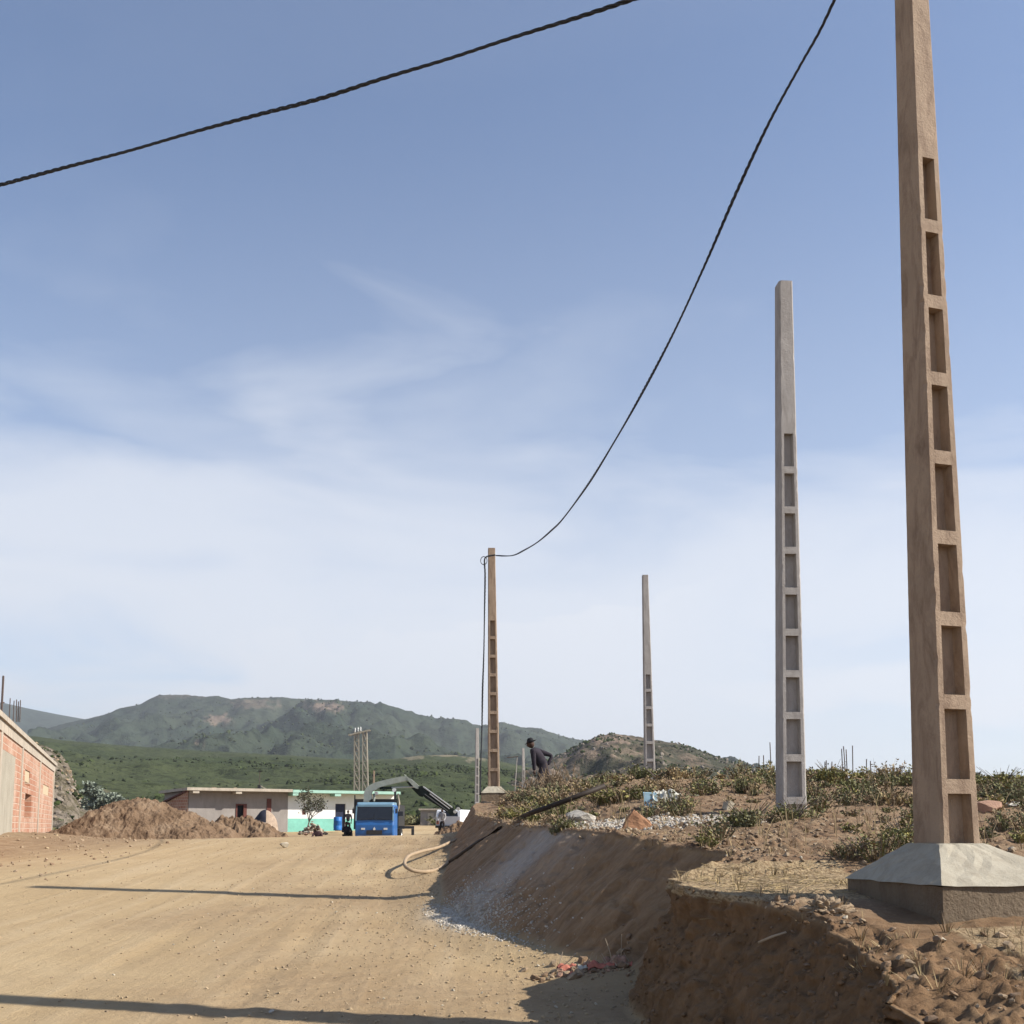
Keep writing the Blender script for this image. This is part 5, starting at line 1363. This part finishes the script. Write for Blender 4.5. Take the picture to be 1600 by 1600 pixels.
mb = MB(); mb.tube([C_(633,1213.5), C_(632,1210.5), C_(635,1213)], .03, 6); mb.build('hook_eye', M['crane'], cr)
b0 = C_(617.5, 1235); mb = MB(); mb.bar((b0.x,yc,1.0),(b0.x,yc,b0.z), .12, .12); mb.bar((b0.x-.03,yc,b0.z-.28),(b0.x+.25,yc,1.9),.06,.06); mb.build('side_post', M['steel_dark'], cr)
mb = MB(); mb.tube([(b0.x-.05,yc-.12,b0.z+.02),(b0.x-.05,yc+.1,b0.z+.02)], [.11,.11], 12); mb.build('work_lamp', M['lamp'], cr)
a = C_(624, 1252); mb = MB(); mb.tube([C_(622,1240), C_(624,1255), C_(622,1268)], .05, 8); mb.build('grab_pipe', M['pale_rock'], cr)
og = empty('outrigger', (0,0,0)); og.parent = tk
mb = MB(); q0, q1 = C_(613,1294), C_(647,1294); mb.box((q0.x,yc-.12,q0.z-.03),(q1.x,yc+.12,q0.z+.12)); mb.build('beam', M['steel_dark'], og)
mb = MB(); mb.box((q1.x-.14,yc-.13,.2),(q1.x,yc+.13,q0.z-.035)); mb.box((q1.x-.3,yc-.2,-.1),(q1.x+.15,yc+.2,.19)); mb.build('foot', M['steel_dark'], og)
mb = MB(); s0 = C_(621,1268); mb.bar((s0.x,yc-.2,s0.z),(s0.x,yc-.2,1.0), .18, .14); mb.box((s0.x+.04,yc-.3,s0.z-.25),(s0.x+.34,yc-.05,s0.z)); mb.build('control_stand', M['steel_dark'], og)

# ------------------------------------------------------------------ white car behind the bank
YC = 61.5
c = at(700, 1300, YC); wc = empty('white_car', (c.x, YC, max(gz(c.x, YC), at(690,1301,YC).z) )); tag(wc, 'white car parked beyond the end of the bank with a person beside it', 'car')
wc.rotation_euler = (0,0,R(-14))
hc_ = at(700,1265,YC).z - wc.location.z
mb = MB(); rprism(mb, .80, [(0,.28),(-.02,.95),(.12,hc_-.08),(.26,hc_),(2.5,hc_),(3.1,1.0),(3.9,.85),(4.0,.3)]); mb.build('body', M['white_car'], wc)
mb = MB(); mb.prism([(-.62,.0,.98),(.62,.0,.98),(.55,.09,hc_-.12),(-.55,.09,hc_-.12)], (0,-.03,-.005)); mb.build('rear_window', M['glass'], wc)
for s_ in (-1,1):
    mb = MB(); mb.box((s_*.64-.08,-.07,.5),(s_*.64+.08,-.035,.7)); mb.build('tail_light', M['red_plastic'], wc)
    for y_ in (.7, 3.2):
        w_ = empty('wheel', (s_*.68, y_, .28)); w_.parent = wc
        mb = MB(); mb.tube([(-.09,0,0),(-.07,0,0),(.07,0,0),(.09,0,0)], [.25,.28,.28,.25], 16); mb.build('tyre', M['rubber'], w_)
        mb = MB(); mb.tube([(-.1,0,0),(.1,0,0)], .15, 12); mb.build('rim', M['steel'], w_)
mb = MB(); mb.box((-.76,-.12,.28),(.76,-.055,.42)); mb.build('bumper', M['steel_dark'], wc)

# ------------------------------------------------------------------ people
def skin_body(name, J, E, rad, m, parent, rootv=0, sub=2):
    me = bpy.data.meshes.new(name); me.from_pydata([tuple(j) for j in J], E, []); me.update()
    o = bpy.data.objects.new(name, me); COL.objects.link(o); o.parent = parent
    md = o.modifiers.new('skin', 'SKIN'); md.use_smooth_shade = True
    sv = me.skin_vertices[0].data
    for i, r_ in enumerate(rad):
        sv[i].radius = (r_, r_) if not isinstance(r_, tuple) else r_
        sv[i].use_root = (i == rootv)
    ss = o.modifiers.new('sub', 'SUBSURF'); ss.levels = sub; ss.render_levels = sub
    me.materials.append(m)
    return o
def head(parent, c, r_, face, m=None, hatm=None, hair=True):
    """small head with nose, ears; face = unit vector"""
    bm = bmesh.new(); bmesh.ops.create_uvsphere(bm, u_segments=20, v_segments=14, radius=1)
    face = Vector(face).normalized(); side = face.cross(Vector((0,0,1))).normalized(); up = side.cross(face)
    for v in bm.verts:
        f, s, u = v.co.y, v.co.x, v.co.z
        q = Vector((s*.78, f*.95, u*1.18))
        if u < -.2: q.x *= 1 + .35*(u+.2); q.y *= 1 + .12*(u+.2)
        if f > .8 and abs(s) < .25 and -.35 < u < .1: q.y += .16*(1 - abs(s)/.25)
        if f > .7 and .05 < u < .3 and .15 < abs(s) < .5: q.y -= .06
        if abs(s) > .9 and abs(u) < .25: q.x *= 1.14
        v.co = (side*q.x + face*q.y + up*q.z)*r_
    me = bpy.data.meshes.new('head'); bm.to_mesh(me); bm.free()
    for p_ in me.polygons: p_.use_smooth = True
    me.materials.append(m or M['skin'])
    o = bpy.data.objects.new('head', me); COL.objects.link(o); o.location = c; o.parent = parent
    if hair:
        bm = bmesh.new(); bmesh.ops.create_uvsphere(bm, u_segments=16, v_segments=10, radius=1)
        for v in bm.verts: v.co = (side*v.co.x*.84 + face*(v.co.y*1.0 - .12) + up*(v.co.z*1.12 + .18))*r_
        bmesh.ops.delete(bm, geom=[v for v in bm.verts if v.co.dot(up) < -.1*r_ and v.co.dot(face) > -.4*r_], context='VERTS')
        me = bpy.data.meshes.new('hair'); bm.to_mesh(me); bm.free(); me.materials.append(M['hat'])
        h_ = bpy.data.objects.new('hair', me); COL.objects.link(h_); h_.location = c; h_.parent = parent
    return o
def hand(mbk, wrist, d_, r_=.0085):
    """palm and five fingers"""
    d_ = Vector(d_).normalized(); s = d_.cross(Vector((0,1,.3))).normalized(); n = d_.cross(s)
    w0 = Vector(wrist); palm = w0 + d_*.085
    mbk.tube([w0, w0+d_*.04, palm], [.026,.034,.03], 8)
    for k, L in enumerate((.07,.08,.075,.06)):
        b_ = palm + s*(k-1.5)*.018 - d_*.01; mbk.tube([b_, b_ + d_*L*.5 + n*.008, b_ + d_*L*.85 + n*.03], [r_, r_*.95, r_*.75], 6)
    b_ = w0 + d_*.03 - s*.03; mbk.tube([b_, b_ + d_*.035 - s*.02, b_ + d_*.06 - s*.02 + n*.015], [r_*1.1, r_, r_*.8], 6)

# man in the hat, bent forward (local axes: +x right in the picture)
YP = 30.0
pm = at(843, 1240, YP); zg = gz(pm.x, YP)
man = empty('person', (pm.x, YP, zg)); tag(man, 'man in a black hat and dark clothes bending forward on top of the bank', 'person')
def MP(x_, y_, dy=0): q = at(x_, y_, YP); return Vector((q.x - pm.x, dy, q.z - zg))
hip = MP(848,1196); chest = MP(837,1178); neck = MP(832,1169.5); 
J = [hip, MP(844,1188), chest, neck,
     MP(832.5,1175,-.19), MP(834,1191,-.22), MP(834.5,1205,-.20),                 # near arm (towards camera)
     MP(841,1173,.17), MP(863,1180,.22), MP(856,1195,.16),                     # far arm, elbow out behind, hand near hip
     MP(849,1199,-.10), MP(843,1213,-.14), MP(845,1228,-.16), MP(845,1243,-.12), MP(840,1244,-.14),
     MP(852,1199,.10), MP(856,1213,.15), MP(856,1228,.16), MP(857,1243,.12), MP(852,1244,.13)]
J = [Vector(j) for j in J]
for idx in (13, 18): J[idx].z = .06
for idx in (14, 19): J[idx].z = .04
E = [(0,1),(1,2),(2,3),(2,4),(4,5),(5,6),(2,7),(7,8),(8,9),(0,10),(10,11),(11,12),(12,13),(13,14),(0,15),(15,16),(16,17),(17,18),(18,19)]
rad = [.17,.18,.185,.075,.095,.068,.05,.095,.068,.05,.12,.085,.062,.045,.04,.11,.085,.062,.045,.04]
skin_body('body', J, E, rad, M['cloth_dark'], man)
mb = MB(); hand(mb, J[6], (.05,-.05,-1)); mb.build('hand', M['skin'], man, smooth=True)
mb = MB(); hand(mb, J[9], (-.2,0,-1)); mb.build('hand', M['skin'], man, smooth=True)
hd = MP(828.8, 1162); head(man, hd, .118, (-.9,0,-.45), hair=False)
ht_ = empty('hat', hd + Vector((.01,0,.05))); ht_.parent = man; ht_.rotation_euler = (0, R(-22), 0)
mb = MB(); mb.tube([(0,0,0),(0,0,.05),(0,0,.10),(0,0,.125)], [.105,.10,.085,.05], 18); mb.build('crown', M['hat'], ht_, smooth=True)
mb = MB(); mb.tube([(0,0,-.008),(0,0,.0),(0,0,.01)], [.175,.185,.15], 22); mb.build('brim', M['hat'], ht_, smooth=True)

def stand_person(X, Y, z, h, label, top, legs, turn=0, arm=0.15):
    r = empty('person', (X, Y, z), R(turn)); tag(r, label, 'person'); k = h/1.72
    Jl = [(0,0,.92),(0,0,.84),(-.1,0,.82),(-.11,-.02,.47),(-.11,0,.08),(-.11,-.12,.04),(.1,0,.82),(.11,-.02,.47),(.11,0,.08),(.11,-.12,.04)]
    skin_body('trousers', [Vector(j)*k for j in Jl], [(0,1),(1,2),(2,3),(3,4),(4,5),(1,6),(6,7),(7,8),(8,9)], [q*k for q in (.14,.13,.10,.075,.05,.04,.10,.075,.05,.04)], legs, r)
    Jt = [(0,0,.9),(0,0,1.12),(0,0,1.36),(0,0,1.49),(-.19,0,1.38),(-.25,-.02,1.12),(-.22,-.02-arm,.9),(.19,0,1.38),(.25,-.02,1.12),(.22,-.02-arm,.9)]
    skin_body('body', [Vector(j)*k for j in Jt], [(0,1),(1,2),(2,3),(2,4),(4,5),(5,6),(2,7),(7,8),(8,9)], [q*k for q in (.13,.135,.14,.055,.07,.048,.035,.07,.048,.035)], top, r)
    mb = MB(); hand(mb, Vector(Jt[6])*k, (0,-.3,-1)); mb.build('hand', M['skin'], r, smooth=True); mb = MB(); hand(mb, Vector(Jt[9])*k, (0,-.3,-1)); mb.build('hand', M['skin'], r, smooth=True)
    head(r, Vector((0,-.02,1.60))*k, .10*k, (0,-1,0)); return r
def sit_person(X, Y, z, label, top, legs, turn=0, k=1.0, arms=1):
    r = empty('person', (X, Y, z), R(turn)); tag(r, label, 'person')
    Jl = [(0,0,.16),(-.1,-.05,.14),(-.16,-.42,.42),(-.14,-.62,.08),(-.14,-.74,.04),(.1,-.05,.14),(.16,-.42,.42),(.14,-.62,.08),(.14,-.74,.04)]
    skin_body('trousers', [Vector(j)*k for j in Jl], [(0,1),(1,2),(2,3),(3,4),(0,5),(5,6),(6,7),(7,8)], [q*k for q in (.15,.11,.08,.05,.04,.11,.08,.05,.04)], legs, r)
    Jt = [(0,0,.2),(0,-.03,.42),(0,-.06,.62),(0,-.07,.74),(-.19,-.06,.62),(-.27,-.18,.42),(-.16,-.38,.42),(.19,-.06,.62),(.27,-.18,.42),(.16,-.38,.42)]
    skin_body('body', [Vector(j)*k for j in Jt], [(0,1),(1,2),(2,3),(2,4),(4,5),(5,6),(2,7),(7,8),(8,9)], [q*k for q in (.15,.145,.14,.055,.07,.048,.035,.07,.048,.035)], top, r)
    mb = MB(); hand(mb, Vector(Jt[6])*k, (.3,-.7,-.1)); mb.build('hand', M['skin'], r, smooth=True); mb = MB(); hand(mb, Vector(Jt[9])*k, (-.3,-.7,-.1)); mb.build('hand', M['skin'], r, smooth=True)
    head(r, Vector((0,-.09,.86))*k, .10*k, (0,-1,-.1)); return r
q = at(691, 1300, 58.5); stand_person(q.x, 58.5, at(691,1303,58.5).z, 1.42, 'person in a pale shirt and dark trousers standing by the white car', M['cloth_grey'], M['cloth_black'], -20, .25)
q = at(543.5, 1300, 66); zz = at(543,1266,66).z - 1.55; stand_person(q.x, 66, zz, 1.55, 'dark-clothed person standing against the white wall left of the truck', M['cloth_black'], M['cloth_black'], 10)
q = at(541, 1300, 57); sit_person(q.x, 57, at(541,1284,57).z - .97, 'dark-clothed person crouching on the ground left of the truck cab', M['cloth_dark'], M['cloth_black'], 25)
q = at(497.5, 1300, 52); sit_person(q.x, 52, at(497,1292,52).z - .93, 'person in a dark brown top sitting on the ground in front of the rubble heap', M['cloth_brown'], M['cloth_black'], -10)
# driver behind the screen is too dark to read; a tan cloth lies on the dashboard

# ------------------------------------------------------------------ haze
mb = MB(); mb.box((-3600, -300, -9), (3600, 4800, 345))
hz_ = mb.build('haze', [])
hz_.data.materials.clear()
hm = bpy.data.materials.new('haze'); hm.use_nodes = True; nt = hm.node_tree; nt.nodes.clear()
vo = N(nt, 'ShaderNodeVolumePrincipled'); vo.inputs['Color'].default_value = (.86, .90, .97, 1); vo.inputs['Density'].default_value = 0.00019; vo.inputs['Anisotropy'].default_value = 0.3
out = N(nt, 'ShaderNodeOutputMaterial'); nt.links.new(vo.outputs[0], out.inputs['Volume'])
hz_.data.materials.append(hm)
tag(hz_, 'thin pale haze over the valley', kind='stuff')
